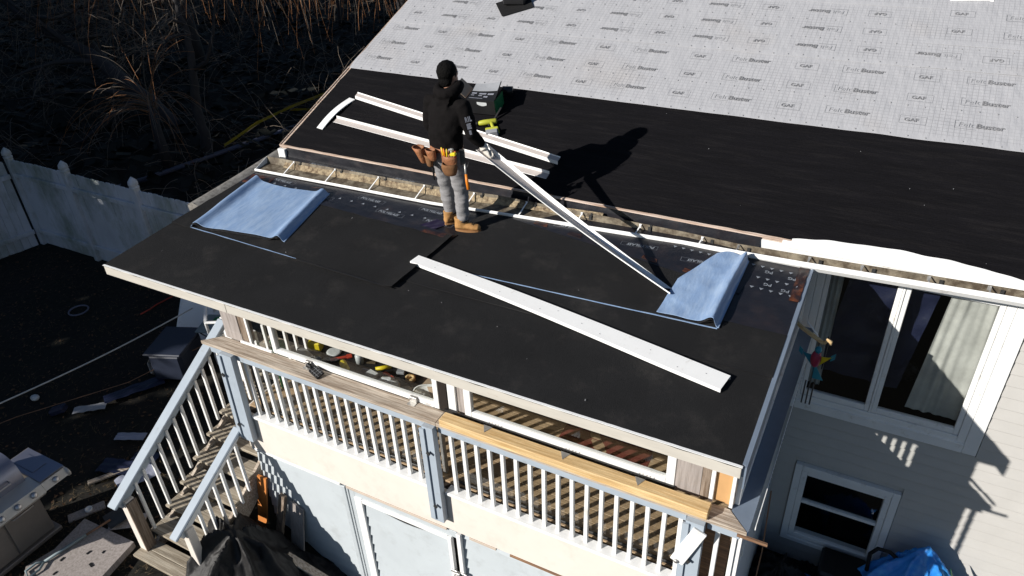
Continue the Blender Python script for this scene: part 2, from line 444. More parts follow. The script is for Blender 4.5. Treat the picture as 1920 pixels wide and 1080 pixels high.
def felt_material():
    m = bpy.data.materials.new('grey_roofing_felt'); m.use_nodes = True
    t = m.node_tree; N = t.nodes; Lk = t.links
    b = N['Principled BSDF']; b.inputs['Roughness'].default_value = 0.6; b.inputs['Specular IOR Level'].default_value = 0.3
    uv = N.new('ShaderNodeUVMap'); uv.uv_map = 'uv'
    sx = N.new('ShaderNodeSeparateXYZ'); Lk.new(uv.outputs[0], sx.inputs[0])
    def line(out, period, width):
        d = N.new('ShaderNodeMath'); d.operation = 'DIVIDE'; d.inputs[1].default_value = period; Lk.new(out, d.inputs[0])
        f = N.new('ShaderNodeMath'); f.operation = 'FRACT'; Lk.new(d.outputs[0], f.inputs[0])
        s = N.new('ShaderNodeMath'); s.operation = 'SUBTRACT'; s.inputs[1].default_value = 0.5; Lk.new(f.outputs[0], s.inputs[0])
        a = N.new('ShaderNodeMath'); a.operation = 'ABSOLUTE'; Lk.new(s.outputs[0], a.inputs[0])
        g = N.new('ShaderNodeMath'); g.operation = 'GREATER_THAN'; g.inputs[1].default_value = 0.5 - width/period/2; Lk.new(a.outputs[0], g.inputs[0])
        return g.outputs[0]
    l1 = line(sx.outputs[0], 0.052, 0.006); l2 = line(sx.outputs[1], 0.052, 0.006)
    mxm = N.new('ShaderNodeMath'); mxm.operation = 'MAXIMUM'; Lk.new(l1, mxm.inputs[0]); Lk.new(l2, mxm.inputs[1])
    # blank selvage along each sheet's edges comes in through the uv's z-free v value
    n1 = N.new('ShaderNodeTexNoise'); n1.inputs['Scale'].default_value = 1.6; n1.inputs['Detail'].default_value = 6
    Lk.new(uv.outputs[0], n1.inputs['Vector'])
    mr = N.new('ShaderNodeMapRange'); mr.inputs[1].default_value = 0.3; mr.inputs[2].default_value = 0.7; mr.inputs[3].default_value = 0.15; mr.inputs[4].default_value = 0.85
    Lk.new(n1.outputs['Fac'], mr.inputs[0])
    lm = N.new('ShaderNodeMath'); lm.operation = 'MULTIPLY'; Lk.new(mxm.outputs[0], lm.inputs[0]); Lk.new(mr.outputs[0], lm.inputs[1])
    at = N.new('ShaderNodeAttribute'); at.attribute_name = 'printed'
    lm2 = N.new('ShaderNodeMath'); lm2.operation = 'MULTIPLY'; Lk.new(lm.outputs[0], lm2.inputs[0]); Lk.new(at.outputs['Fac'], lm2.inputs[1])
    n2 = N.new('ShaderNodeTexNoise'); n2.inputs['Scale'].default_value = 0.9; n2.inputs['Detail'].default_value = 7
    Lk.new(uv.outputs[0], n2.inputs['Vector'])
    c1 = N.new('ShaderNodeMix'); c1.data_type = 'RGBA'
    c1.inputs[6].default_value = (0.392,0.394,0.412,1); c1.inputs[7].default_value = (0.438,0.44,0.458,1)
    Lk.new(n2.outputs['Fac'], c1.inputs[0])
    # dusty footmarks near the lower edge
    n3 = N.new('ShaderNodeTexNoise'); n3.inputs['Scale'].default_value = 0.8; n3.inputs['Detail'].default_value = 4
    Lk.new(uv.outputs[0], n3.inputs['Vector'])
    r3 = N.new('ShaderNodeMapRange'); r3.inputs[1].default_value = 0.56; r3.inputs[2].default_value = 0.75; r3.inputs[3].default_value = 0; r3.inputs[4].default_value = 0.4
    Lk.new(n3.outputs['Fac'], r3.inputs[0])
    c2 = N.new('ShaderNodeMix'); c2.data_type = 'RGBA'; c2.inputs[7].default_value = (0.40,0.36,0.325,1)
    Lk.new(r3.outputs[0], c2.inputs[0]); Lk.new(c1.outputs[2], c2.inputs[6])
    c3 = N.new('ShaderNodeMix'); c3.data_type = 'RGBA'; c3.inputs[7].default_value = (0.235,0.235,0.247,1)
    Lk.new(lm2.outputs[0], c3.inputs[0]); Lk.new(c2.outputs[2], c3.inputs[6])
    Lk.new(c3.outputs[2], b.inputs['Base Color'])
    nb = N.new('ShaderNodeTexNoise'); nb.inputs['Scale'].default_value = 9; nb.inputs['Detail'].default_value = 4
    mp = N.new('ShaderNodeMapping'); mp.inputs['Rotation'].default_value = (0,0,0.6); mp.inputs['Scale'].default_value = (1,0.35,1)
    Lk.new(uv.outputs[0], mp.inputs[0]); Lk.new(mp.outputs[0], nb.inputs['Vector'])
    bp = N.new('ShaderNodeBump'); bp.inputs['Strength'].default_value = 0.5; bp.inputs['Distance'].default_value = 0.03
    Lk.new(nb.outputs['Fac'], bp.inputs['Height']); Lk.new(bp.outputs[0], b.inputs['Normal'])
    return m
M['felt'] = felt_material()

# ------------------------------------------------------------------ the two roof planes
TP = math.tan(RAD(20)); CP = math.cos(RAD(20)); SP = math.sin(RAD(20))
def pr(x, y, h=0.0): return Vector((x, y, 0.06*y + h))
def mr_(u, v, h=0.0): return Vector((u, 2.75 + v*CP - h*SP, 0.306 + v*SP + h*CP))
MR_M = Matrix(((1,0,0),(0,CP,-SP),(0,SP,CP)))        # roof axes: x, up-slope, normal
PR_A = math.atan(0.06)

def text_mesh(name, runs, mats):
    """runs: (text, size, x, y, shear, offset, material index); one mesh in the xy plane"""
    bm = bmesh.new()
    for body, size, x, y, shear, offs, mi in runs:
        cu = bpy.data.curves.new('t', 'FONT'); cu.body = body; cu.size = size; cu.shear = shear; cu.offset = offs
        cu.resolution_u = 2
        ob = bpy.data.objects.new('t', cu); COL.objects.link(ob)
        me = evaluated(ob, 't')
        for v in me.vertices: v.co += Vector((x, y, 0))
        for p in me.polygons: p.material_index = mi
        bm.from_mesh(me)
        bpy.data.objects.remove(ob); bpy.data.curves.remove(cu); bpy.data.meshes.remove(me)
    me = bpy.data.meshes.new(name); bm.to_mesh(me); bm.free()
    # the polygons' material index survives from_mesh
    setmats(me, mats)
    return me
# ------------------------------------------------------------------ ground
ZG = -3.35
def ground_z(x, y):
    t = min(1, max(0, (x+5.6)/2.2)); t = t*t*(3-2*t)
    k = min(1, max(0, (2.9-y)/0.5)) if x > -6.3 else 1
    z = ZG - 0.95*t
    return z
gm = MB()
xs = [-300,-120,-60,-40,-30] + [-26+0.65*i for i in range(56)] + [12,20,40,90,300]
ys = [-300,-90,-40,-20] + [-10+0.65*i for i in range(56)] + [30,40,60,120,300]
vs = []; fs = []
for j, y in enumerate(ys):
    for i, x in enumerate(xs):
        near = 1 if (-27 < x < 12 and -11 < y < 28) else 0
        vs.append((x, y, ground_z(x, y) + near*(noise.noise(Vector((x*0.5, y*0.5, 0)))*0.05 + noise.noise(Vector((x*1.7, y*1.7, 3)))*0.025)))
W_ = len(xs)
for j in range(len(ys)-1):
    for i in range(W_-1):
        fs.append((j*W_+i, j*W_+i+1, (j+1)*W_+i+1, (j+1)*W_+i))
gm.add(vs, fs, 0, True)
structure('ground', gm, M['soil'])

# ------------------------------------------------------------------ main house
WY = 3.05
house = thing('house', 'grey sided house with black underlay and printed grey felt on its stripped roof', 'house', (0, 6.5, -4.4))
XL, XR = -6.3, 6.5
RIDGE_V = 5.15
bw = MB()
# openings: (x0, x1, z0, z1)
BIG = (0.05, 1.73, -1.74, 0.0); LOW = (0.33, 1.28, -3.85, -2.74)
core = MB()
core.box(XL, XL+0.12, WY+0.12, 11.0, -4.6, 0.22)
core.box(XR-0.12, XR, WY+0.12, 11.0, -4.6, 0.22)
core.box(XL, XR, 11.0, 11.12, -4.6, 0.22)
def wall_strip(x0, x1, z0, z1): core.box(x0, x1, WY+0.02, WY+0.12, z0, z1)
wall_strip(XL, BIG[0]-0.001, -4.6, 0.2); wall_strip(BIG[1]+0.001, XR, -4.6, 0.2)
wall_strip(BIG[0], BIG[1], LOW[3], BIG[2]); wall_strip(BIG[0], LOW[0], -4.6, LOW[3]-0.001); wall_strip(LOW[1], BIG[1], -4.6, LOW[3]-0.001)
wall_strip(BIG[0], BIG[1], 0.001, 0.2)
part('wall', core, M['grey_siding'], house)
# lap siding on the front wall, one object per course and side
cache = {}
def siding_board(x0, x1, z0, z1, y, parent, m, depth=0.021):
    key = (round(x1-x0, 3), round(z1-z0, 3), id(m))
    if key not in cache:
        b = MB(); L = x1-x0; hgt = z1-z0
        b.prism([(0,-depth,0),(0,-0.004,hgt),(0,0.012,hgt),(0,0.012,0),(0,-depth+0.004,-0.006)], (L,0,0))
        me = b.mesh('siding_board'); setmats(me, m); cache[key] = me
    return inst('siding_board', cache[key], parent, (x0, y, z0))
z = -4.35; step = 0.137
while z < 0.12:
    z1 = z+step
    segs = [(-0.02, 4.6)]
    def cut(segs, a, b):
        out = []
        for s0, s1 in segs:
            if b <= s0 or a >= s1: out.append((s0, s1)); continue
            if a > s0: out.append((s0, a))
            if b < s1: out.append((b, s1))
        return out
    if z1 > BIG[2]-0.14 and z < BIG[3]+0.1: segs = cut(segs, BIG[0]-0.13, BIG[1]+0.14)
    if z1 > LOW[2] and z < LOW[3]+0.08: segs = cut(segs, LOW[0]-0.09, LOW[1]+0.09)
    for s0, s1 in segs:
        if s1-s0 > 0.03: siding_board(s0, s1, z, z1, WY, house, M['grey_siding'])
    z = z1

# big window
def frame_rect(mb, x0, x1, z0, z1, wd, y0, y1, bev=0.006, bottom=None):
    bt = bottom if bottom is not None else wd
    mb.box(x0, x0+wd, y0, y1, z0, z1, bev); mb.box(x1-wd, x1, y0, y1, z0, z1, bev)
    mb.box(x0+wd+0.001, x1-wd-0.001, y0, y1, z0, z0+bt, bev); mb.box(x0+wd+0.001, x1-wd-0.001, y0, y1, z1-wd, z1, bev)
wf = MB(); frame_rect(wf, 0.05, 1.73, -1.75, 0.02, 0.075, WY-0.03, WY+0.10, bottom=0.085)
wf.box(0.816, 0.837, WY-0.032, WY+0.09, -1.66, -0.06, 0.004)
win = part('window', wf, M['white'], house, label='large white window with two panes')
sf = MB(); frame_rect(sf, 0.128, 0.814, -1.662, -0.058, 0.045, WY-0.02, WY+0.03, bottom=0.07); part('sash', sf, M['white'], win)
sf = MB(); frame_rect(sf, 0.838, 1.652, -1.662, -0.058, 0.048, WY-0.02, WY+0.03, bottom=0.07); part('sash', sf, M['white'], win)
for a, b in ((0.175, 0.767), (0.888, 1.602)):
    g = MB(); g.box(a, b, WY+0.0, WY+0.006, -1.59, -0.108); part('pane', g, M['glass'], win)
tr = MB()
tr.box(-0.02, 0.048, WY-0.035, WY+0.02, -1.86, 0.06, 0.005); tr.box(1.732, 1.86, WY-0.035, WY+0.02, -1.86, 0.06, 0.005)
tr.box(0.049, 1.731, WY-0.037, WY+0.02, -1.86, -1.752, 0.005); tr.box(0.049, 1.731, WY-0.05, WY+0.02, -1.752, -1.735, 0.003)
part('casing', tr, M['white'], win)
cu = MB()
def curt(x0, x1, amp, k, z0=-1.6, z1=-0.1, y=WY+0.14, skew=0.0):
    return lambda u, v: (x0+(x1-x0)*u + skew*(1-v)*(1-u), y+amp*math.sin(u*k+1.3*v)+0.01*math.sin(9*v+u*5), z0+(z1-z0)*v)
cu.grid(lambda u, v: (1.24+0.38*u-0.10*(1-v)*(1-u), WY+0.14+0.022*noise.noise(Vector((u*7+v*0.8, v*0.7, 2)))+0.006*math.sin(u*30+v), -1.6+1.5*v), 60, 16)
part('curtain', cu, M['curtain'], win, label='pale sheer curtain gathered at the right pane')
cu = MB(); cu.grid(curt(0.17, 0.29, 0.012, 16), 16, 8); part('curtain', cu, M['curtain'], win)
sh = MB(); sh.grid(lambda u, v: (0.36+0.80*u-0.14*(1-v), WY+0.15+0.03*noise.noise(Vector((u*5,v*7,1))), -1.40+1.35*v+0.05*noise.noise(Vector((u*3,0,5)))), 30, 30)
part('hanging_sheet', sh, M['navy_sheet'], win)
cl = MB(); cl.grid(lambda u, v: (0.86+0.45*u, WY+0.35+0.25*(1-v)+0.10*noise.noise(Vector((u*6,v*6,4))), -1.60+0.42*v*math.sin(3.1*u)**0.7), 24, 18)
part('crumpled_sheet', cl, M['black_tarp'], win)
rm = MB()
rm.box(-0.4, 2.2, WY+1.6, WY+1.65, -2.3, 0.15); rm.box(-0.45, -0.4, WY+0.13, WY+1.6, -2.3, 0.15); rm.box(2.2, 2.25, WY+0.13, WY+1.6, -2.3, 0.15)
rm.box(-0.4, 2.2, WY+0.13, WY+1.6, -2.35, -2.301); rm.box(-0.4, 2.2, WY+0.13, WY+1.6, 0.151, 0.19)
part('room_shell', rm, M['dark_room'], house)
# lower window
lf = MB(); frame_rect(lf, 0.33, 1.28, -3.85, -2.74, 0.065, WY-0.035, WY+0.08)
lw = part('window', lf, M['white'], house, label='lower white sash window half hidden by junk')
tr = MB(); frame_rect(tr, 0.25, 1.36, -3.93, -2.66, 0.078, WY-0.05, WY+0.02, bottom=0.07); part('casing', tr, M['white'], lw)
sb = MB(); sb.box(0.396, 1.214, WY-0.02, WY+0.03, -3.27, -3.225, 0.004); part('sash', sb, M['white'], lw)
for a, b in ((-3.224, -2.806), (-3.784, -3.271)):
    g = MB(); g.box(0.396, 1.214, WY+0.012, WY+0.018, a, b); part('pane', g, M['glass'], lw)
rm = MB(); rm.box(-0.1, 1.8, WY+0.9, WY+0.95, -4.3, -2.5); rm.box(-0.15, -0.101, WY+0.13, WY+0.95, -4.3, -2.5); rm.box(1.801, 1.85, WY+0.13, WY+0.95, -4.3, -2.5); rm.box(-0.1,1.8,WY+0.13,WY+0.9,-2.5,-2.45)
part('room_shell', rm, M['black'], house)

# roof: deck slab, back slope, rake boards, eave fascia
def slab(mb, u0, u1, v0, v1, h0, h1):
    p = lambda u, v, h: mr_(u, v, h)
    mb.add([p(u0,v0,h0),p(u1,v0,h0),p(u1,v1,h0),p(u0,v1,h0),p(u0,v0,h1),p(u1,v0,h1),p(u1,v1,h1),p(u0,v1,h1)],
           [(0,3,2,1),(4,5,6,7),(0,1,5,4),(1,2,6,5),(2,3,7,6),(3,0,4,7)])
rd = MB(); slab(rd, -6.60, 6.6, 0.0, RIDGE_V, -0.045, -0.008)
ridge = mr_(0, RIDGE_V, 0)
yb = 2*ridge.y-2.75
rd.add([(-6.6, ridge.y+0.002, ridge.z-0.01),(6.6, ridge.y+0.002, ridge.z-0.01),(6.6, yb, 0.29),(-6.6, yb, 0.29),(-6.6, ridge.y+0.002, ridge.z-0.06),(6.6, ridge.y+0.002, ridge.z-0.06),(6.6, yb, 0.24),(-6.6, yb, 0.24)],
       [(0,1,2,3),(7,6,5,4),(0,4,5,1),(1,5,6,2),(2,6,7,3),(3,7,4,0)])
roof = part('roof', rd, M['wood_edge'], house)
ul = MB()
def ulf(u, v):
    x = -6.575+13.15*u; vv = 0.018+5.1*v
    e = 0.0
    if v == 0: e = 0.012*noise.noise(Vector((x*4, 0, 0)))
    if u == 0: x += 0.02*noise.noise(Vector((vv*4, 7, 0)))+0.012
    return mr_(x, vv+e, 0.0015+0.0015*noise.noise(Vector((x*2, vv*3, 1))))
ul.grid(ulf, 160, 52, thick=0.003, tdir=(0,-SP,-CP))
part('black_underlay_sheet', ul, M['underlay'], roof)
# laps in the black underlay
for v0 in (0.80,):
    lp = MB(); lp.grid(lambda u, v: mr_(-6.56+13*u, v0+0.95*v+(0.012*noise.noise(Vector((u*30,0,0))) if v == 0 else 0), 0.0038+0.001*math.sin(u*90)), 60, 2, thick=0.002, tdir=(0,-SP,-CP)); part('black_underlay_sheet', lp, M['underlay'], roof)
fa = MB(); fa.box(-6.60, 6.6, 2.756, 2.78, 0.12, 0.262); part('eave_fascia', fa, M['white'], roof)
fb = MB()
def bl(u, v):
    x = -6.5+6.0*u
    return (x, 2.752-0.02*v-0.012*abs(noise.noise(Vector((x*3, v*3, 0)))) , 0.285-0.125*v + 0.006*noise.noise(Vector((x*2,5,0))))
fb.grid(bl, 120, 4, thick=0.003, tdir=(0,1,0)); part('folded_black_apron', fb, M['membrane_film'], roof)
we = MB()
def wef(u, v):
    x = -6.6+6.55*u
    return mr_(x, -0.012+0.020*v + (0.018*noise.noise(Vector((x*3, 2, 0))) if v > 0.5 else 0), 0.006)
we.grid(wef, 140, 1, thick=0.012, tdir=(0,-SP,-CP), smooth=False); part('bare_wood_edge', we, M['wood_edge'], roof)
rk = MB()
for s in range(6):
    v0 = s*0.86; rk.box(0,0,0,0,0,0) if False else None
    a = mr_(-6.615, v0, -0.02); b = mr_(-6.615, v0+0.85, -0.02)
    rk.bar(a, b, 0.016+0.006*(s%2), 0.05, up=(0,-SP,CP), bev=0.004)
part('rake_edge', rk, M['wood_edge'], roof)
rb = MB(); rb.bar(mr_(-6.585, 0.02, -0.13), mr_(-6.585, RIDGE_V, -0.13), 0.025, 0.16, up=(0,-SP,CP)); part('rake_board', rb, M['white'], roof)
eb = MB(); eb.box(-6.62, -6.50, 2.70, 2.755, 0.10, 0.27, 0.006); part('eave_end_board', eb, M['white'], roof)
sf = MB(); sf.box(-6.6, 6.6, 2.78, WY+0.02, 0.10, 0.118); part('soffit', sf, M['white'], roof)
# white ragged drip strip along the right part of the eave
ws = MB()
def wsf(u, v):
    x = -0.22+2.05*u
    wd = 0.02+0.125*math.sin(math.pi*min(1, 0.04+u*0.98))**0.7
    vv = -0.025 + wd*v + (0.02*noise.noise(Vector((x*5, 0, 3))) if v > 0.9 else 0)
    return mr_(x, vv, 0.011+0.004*noise.noise(Vector((x*4, v*3, 6))))
ws.grid(wsf, 70, 4, thick=0.003, tdir=(0,-SP,-CP)); part('white_membrane_scrap', ws, M['white_metal'], roof)
ws3 = MB(); ws3.box(-0.30, 6.58, 2.732, 2.7555, 0.235, 0.309, 0.004); part('white_drip_board', ws3, M['white_metal'], roof)
ws2 = MB(); ws2.grid(lambda u, v: mr_(1.75+4.8*u, -0.02+0.05*v, 0.012), 30, 1, thick=0.004, tdir=(0,-SP,-CP)); part('drip_edge', ws2, M['white_metal'], roof)

# felt sheets (printed)
def felt_sheet(u0, u1, v0, v1, h, wave=0.004, plain=(0.06, 0.07), jag=0.0, seed=0, skew=0.0):
    nu = max(10, int((u1-u0)/0.06)); nv = max(8, int((v1-v0)/0.05))
    b = MB()
    def f(a, c):
        u = u0+(u1-u0)*a; v = v0+(v1-v0)*c
        if c == 0: v += jag*noise.noise(Vector((u*2.2, seed, 0)))
        if a == 0: u += 0.025*noise.noise(Vector((v*4, seed, 2))) + skew*c
        if a == 1: u += skew*c
        n_ = noise.noise(Vector((u*1.8+v*1.1, v*1.6-u*0.7, seed)))
        ridge_ = max(0, math.sin((u*0.55+v*1.25)*5.0+seed))**8*max(0, noise.noise(Vector((u*0.9, v*1.1, seed+9))))
        return mr_(u, v, h + wave*(0.5*n_) + 0.007*ridge_)
    b.grid(f, nu, nv, thick=0.0025, tdir=(0,-SP,-CP))
    me = b.mesh('felt_sheet', ORG[house], recalc=False)
    uvl = me.uv_layers.new(name='uv')
    at = me.attributes.new('printed', 'FLOAT', 'POINT')
    uvv = []
    for j in range(nv+1):
        for i in range(nu+1):
            u = u0+(u1-u0)*i/nu; v = v0+(v1-v0)*j/nv
            uvv.append((u, v))
            pr_ = 0.0 if (v < v0+plain[0] or v > v1-plain[1]) else 1.0
            at.data[j*(nu+1)+i].value = pr_
    nb_ = len(uvv)
    for lp in me.loops:
        k_ = lp.vertex_index
        uvl.data[lp.index].uv = uvv[k_ % nb_] if k_ < 2*nb_ else (0.026, 0.026)
    me.update(); setmats(me, M['felt'])
    o = bpy.data.objects.new('felt_sheet', me); COL.objects.link(o); o.parent = roof; ORG[o] = ORG[house]
    return o
f1 = felt_sheet(-6.60, 6.55, 1.66, 2.90, 0.010, jag=0.012, seed=1)
f2 = felt_sheet(-6.60, -4.72, 2.80, 3.98, 0.0155, jag=0.01, seed=2, skew=-0.0)
f3 = felt_sheet(-4.73, 0.50, 2.83, 4.02, 0.0160, jag=0.01, seed=3, skew=0.0)
f3b = felt_sheet(0.47, 6.55, 2.84, 3.45, 0.0185, jag=0.01, seed=5, skew=0.0)
f4 = felt_sheet(0.49, 6.55, 3.28, 4.45, 0.0225, jag=0.012, seed=8, skew=0.0)
f5 = felt_sheet(-6.60, 0.60, 3.97, 5.14, 0.0205, jag=0.025, seed=4)
f6 = felt_sheet(0.52, 6.55, 4.42, 5.14, 0.0255, jag=0.012, seed=6)
# printed logos
LOGO = text_mesh('printed_logo', [('Felt', 0.094, -0.195, -0.033, 0.10, -0.0012, 1), ('Buster', 0.094, -0.035, -0.033, 0.10, 0.0020, 0)], [M['logo_dark'], M['logo_light']])
ul_ = MB(); ul_.box(-0.215, -0.05, -0.062, -0.058, 0, 0.0003)
GAFM = text_mesh('printed_mark', [('GAF', 0.074, -0.08, -0.026, 0.0, 0.001, 0)], [M['logo_dark']])
# thin frame round the small mark and underline below the light word
def add_lines(me, rects, mi):
    bm = bmesh.new(); bm.from_mesh(me)
    for x0, x1, y0, y1 in rects:
        q = [bm.verts.new((x0,y0,0)), bm.verts.new((x1,y0,0)), bm.verts.new((x1,y1,0)), bm.verts.new((x0,y1,0))]
        f = bm.faces.new(q); f.material_index = mi
    bm.to_mesh(me); bm.free()
LOGO.materials
add_lines(LOGO, [(-0.225,-0.03,-0.066,-0.0615), (-0.225,-0.221,-0.066,0.055), (-0.225,-0.19,0.051,0.055)], 1)
GAFM.materials.append(M['logo_light'])
add_lines(GAFM, [(-0.125,0.125,-0.062,-0.059), (-0.125,0.125,0.059,0.062), (-0.125,-0.122,-0.059,0.059), (0.122,0.125,-0.059,0.059)], 1)
def print_at(me, name, u, v, h, sheet, flip=False):
    o = bpy.data.objects.new(name, me); COL.objects.link(o); o.parent = sheet
    rot = MR_M.to_4x4()
    if flip: rot = rot @ Matrix.Rotation(math.pi, 4, 'Z')
    p = mr_(u, v, h) - ORG[house]
    o.matrix_local = Matrix.Translation(p) @ rot
    ORG[o] = ORG[house]
for r, v in enumerate((1.955, 2.325, 2.685)):
    for k in range(-1, 8):
        u = 1.17-1.235*k + 0.02*(r-1)
        if -6.45 < u < 4: print_at(LOGO, 'printed_logo', u, v, 0.0175, f1)
        u = 0.565-1.235*k + 0.02*(r-1)
        if -6.45 < u < 4: print_at(GAFM, 'printed_mark', u, v-0.02, 0.0175, f1)
for r, v in enumerate((3.045, 3.405, 3.77)):
    for k in range(-1, 6):
        u = -0.645-1.24*k
        if -6.5 < u < 0.3:
            sh_ = f2 if u < -4.75 else f3
            print_at(LOGO, 'printed_logo', u, v, 0.0235, sh_, True)
        u = -0.06-1.24*k
        if -6.5 < u < 0.4:
            sh_ = f2 if u < -4.75 else f3
            print_at(GAFM, 'printed_mark', u, v+0.02, 0.0235, sh_, True)
for u in (0.64, 1.88): print_at(LOGO, 'printed_logo', u, 3.07, 0.023, f3b, True)
for u in (1.2, 2.4): print_at(GAFM, 'printed_mark', u, 3.06, 0.023, f3b, True)
for r, v in enumerate((3.52, 3.87)):
    for k in range(2):
        print_at(LOGO, 'printed_logo', 1.46+1.24*k, v, 0.0285, f4)
        print_at(GAFM, 'printed_mark', 0.80+1.24*k, v+0.02, 0.0285, f4)
for k in range(4): print_at(LOGO, 'printed_logo', -1.25-1.24*k, 4.13, 0.0285, f5)
# dark cap nails in rows
nl = MB()
for v0, us in ((1.69, 0), (2.17, 0.1), (2.86, 0.05), (3.22, 0.0), (3.6, 0.1)):
    u = -6.4+us
    while u < 2.6:
        p = mr_(u, v0+0.01*math.sin(u*7), 0.022 if v0 > 2.8 else 0.016); n_ = Vector((0,-SP,CP))
        nl.loft([(p, (0.011,0,0), (0,0.011*CP,0.011*SP)), (p+n_*0.003, (0.007,0,0), (0,0.007*CP,0.007*SP))], 6, smooth=False)
        u += 0.165
part('cap_nails', nl, M['pen_light'], f1, kind='stuff')

# ------------------------------------------------------------------ gutter
gut = thing('gutter', 'long open gutter loosened from the house eave and lying on the porch roof', 'gutter', (-2.0, 2.5, 0.15))
GP = [(-6.60, 2.25, 0.148), (-5.28, 2.29, 0.150), (-3.98, 2.32, 0.153), (-1.20, 2.56, 0.180), (-0.09, 2.545, 0.220), (1.67, 2.62, 0.245), (6.5, 2.64, 0.245)]
def gut_at(x):
    for a, b in zip(GP, GP[1:]):
        if a[0] <= x <= b[0]:
            t = (x-a[0])/(b[0]-a[0]); return Vector((x, a[1]+(b[1]-a[1])*t, a[2]+(b[2]-a[2])*t))
    return Vector(GP[-1])
def gprof(x):
    # cross-section in (dy, dz) measured from the outer rim; left part lies tipped forward on the roof
    t = min(1, max(0, (x+3.3)/2.6))
    d = 0.125
    tip = [(0.006, -0.004), (0.0, 0.006), (-0.012, -0.004), (-0.010, -0.030), (0.02, -0.062), (0.115, -0.062), (0.122, 0.015)]
    hang = [(0.006, -0.004), (0.0, 0.004), (-0.014, -0.004), (-0.012, -0.035), (0.02, -0.085), (0.100, -0.085), (0.106, 0.02)]
    lo = [(0.008, 0.020), (0.0, 0.028), (-0.010, 0.020), (-0.008, 0.004), (0.005, 0.004), (0.215, 0.022), (0.235, 0.105)]
    prof = [(a[0]*(1-t)+b[0]*t, a[1]*(1-t)+b[1]*t) for a, b in zip(lo, hang)]
    return prof
gx = [-6.60+0.1*i for i in range(132)]
gmb = MB(); vs = []; fs = []; mi = []
for x in gx:
    p = gut_at(x)
    for dy, dz in gprof(x): vs.append(p+Vector((0, dy, dz)))
n_ = 7
for i in range(len(gx)-1):
    for k in range(n_-1):
        fs.append((i*n_+k, (i+1)*n_+k, (i+1)*n_+k+1, i*n_+k+1))
gmb.add(vs, fs, 0, False)
for i in range(len(fs)):
    gmb.m[i] = 1 if (i % 6) < 4 else 0
me = gmb.mesh('trough', ORG[gut], recalc=False)
setmats(me, [M['alu'], M['white_metal']])
tro = part('trough', me, None, gut)
md = tro.modifiers.new('t', 'SOLIDIFY'); md.thickness = 0.003
ec = MB(); p = gut_at(-6.60); pf = gprof(-6.6)
ec.prism([p+Vector((0,a,b)) for a, b in pf[2:]], (0.004,0,0)); part('end_cap', ec, M['white_metal'], gut)
x = -6.16
hx = []
while x < -1.0: hx.append(x); x += 0.64
hx += [-0.68, -0.03, 0.42, 0.96, 1.42, 2.0, 2.7]
for x in hx:
    p = gut_at(x); pf = gprof(x); b = MB()
    q0 = p+Vector((0, 0.004, 0.010)); q1 = p+Vector((0.01, pf[-1][0]-0.004, max(0.012, pf[-1][1]-0.005)))
    b.bar(q0, q1, 0.015, 0.004, bev=0.001)
    b.bar(q1+Vector((-0.012,0,0)), q1+Vector((-0.012,0,-0.045)), 0.02, 0.004, up=(0,1,0))
    part('hanger', b, M['white_metal'] if x < -1 else M['galv'], gut)
    if x < -1:
        b3 = MB(); b3.bar(q1+Vector((0.10,0.004,-0.07)), q1+Vector((0.10,0.004,0.01)), 0.022, 0.008, up=(0,1,0)); part('hanger_clip', b3, M['dark_metal'], gut)
    b2 = MB(); q2 = q1+Vector((0.09,-0.01,-0.01))
    b2.bar(q2, q2+Vector((0,-0.004,-0.05)), 0.03, 0.004, up=(0,1,0)); part('hanger_clip', b2, M['dark_metal'], gut)
dz = MB()   # rotten sediment lying in the tipped part
dz.grid(lambda u, v: gut_at(-6.3+4.2*u)+Vector((0, 0.17+0.052*v+0.012*noise.noise(Vector((u*60, v*2, 0))), 0.020+0.055*v+0.005*noise.noise(Vector((u*80, v*3, 3))))), 160, 3)
part('sediment', dz, mat('gutter_sediment', (0.36,0.285,0.18), 0.9, 0.35, 14, (0.10,0.065,0.04), 18, 0.5, bump=0.5, bscale=50), gut)
# ------------------------------------------------------------------ porch
porch = thing('porch', 'enclosed front porch with flat black membrane roof, white balusters and windows', 'porch', (-2.65, 1.5, -4.3))
PX0, PX1 = -5.30, 0.03
# roof
rd = MB(); rd.prism([pr(-6.58,0.02,-0.105), pr(-6.58,WY,-0.105), pr(-6.58,WY,-0.006), pr(-6.58,0.02,-0.006)], (6.58,0,0))
proof = part('roof', rd, M['wood_edge'], porch)
sk = MB()
def skf(u, v):
    x = -6.605+6.61*u; y = -0.012+1.42*v
    if v == 0: y += 0.008*noise.noise(Vector((x*6, 0, 0)))
    return pr(x, y, 0.002+0.0025*noise.noise(Vector((x*1.3, y*2, 0))) - (0.004 if v == 0 else 0))
sk.grid(skf, 130, 24, thick=0.005); part('cap_sheet', sk, M['granule'], proof)
sk = MB(); sk.grid(lambda u, v: pr(-6.60+6.60*u, 0.96+0.55*v, 0.0085+0.001*noise.noise(Vector((u*30, v, 2)))), 100, 2, thick=0.005); part('cap_sheet', sk, M['granule'], proof)
un = MB()
un.grid(lambda u, v: pr(-6.59+6.59*u, 1.42+1.62*v, 0.004+0.003*noise.noise(Vector((u*20, v*6, 4)))), 120, 24, thick=0.004)
film = part('printed_film', un, M['membrane_film'], proof)
PG = text_mesh('film_lettering', [('POLYGLASS', 0.052, -0.155, -0.016, 0.25, 0.0016, 0)], [M['film_print']])
PGB = text_mesh('film_lettering', [('POLYGLASS', 0.052, -0.155, -0.016, 0.25, 0.0016, 0)], [M['film_print']])
add_lines(PG, [(-0.185,0.185,-0.030,-0.0285), (-0.185,0.185,0.033,0.0345), (-0.185,-0.183,-0.03,0.033), (0.183,0.185,-0.03,0.033)], 0)
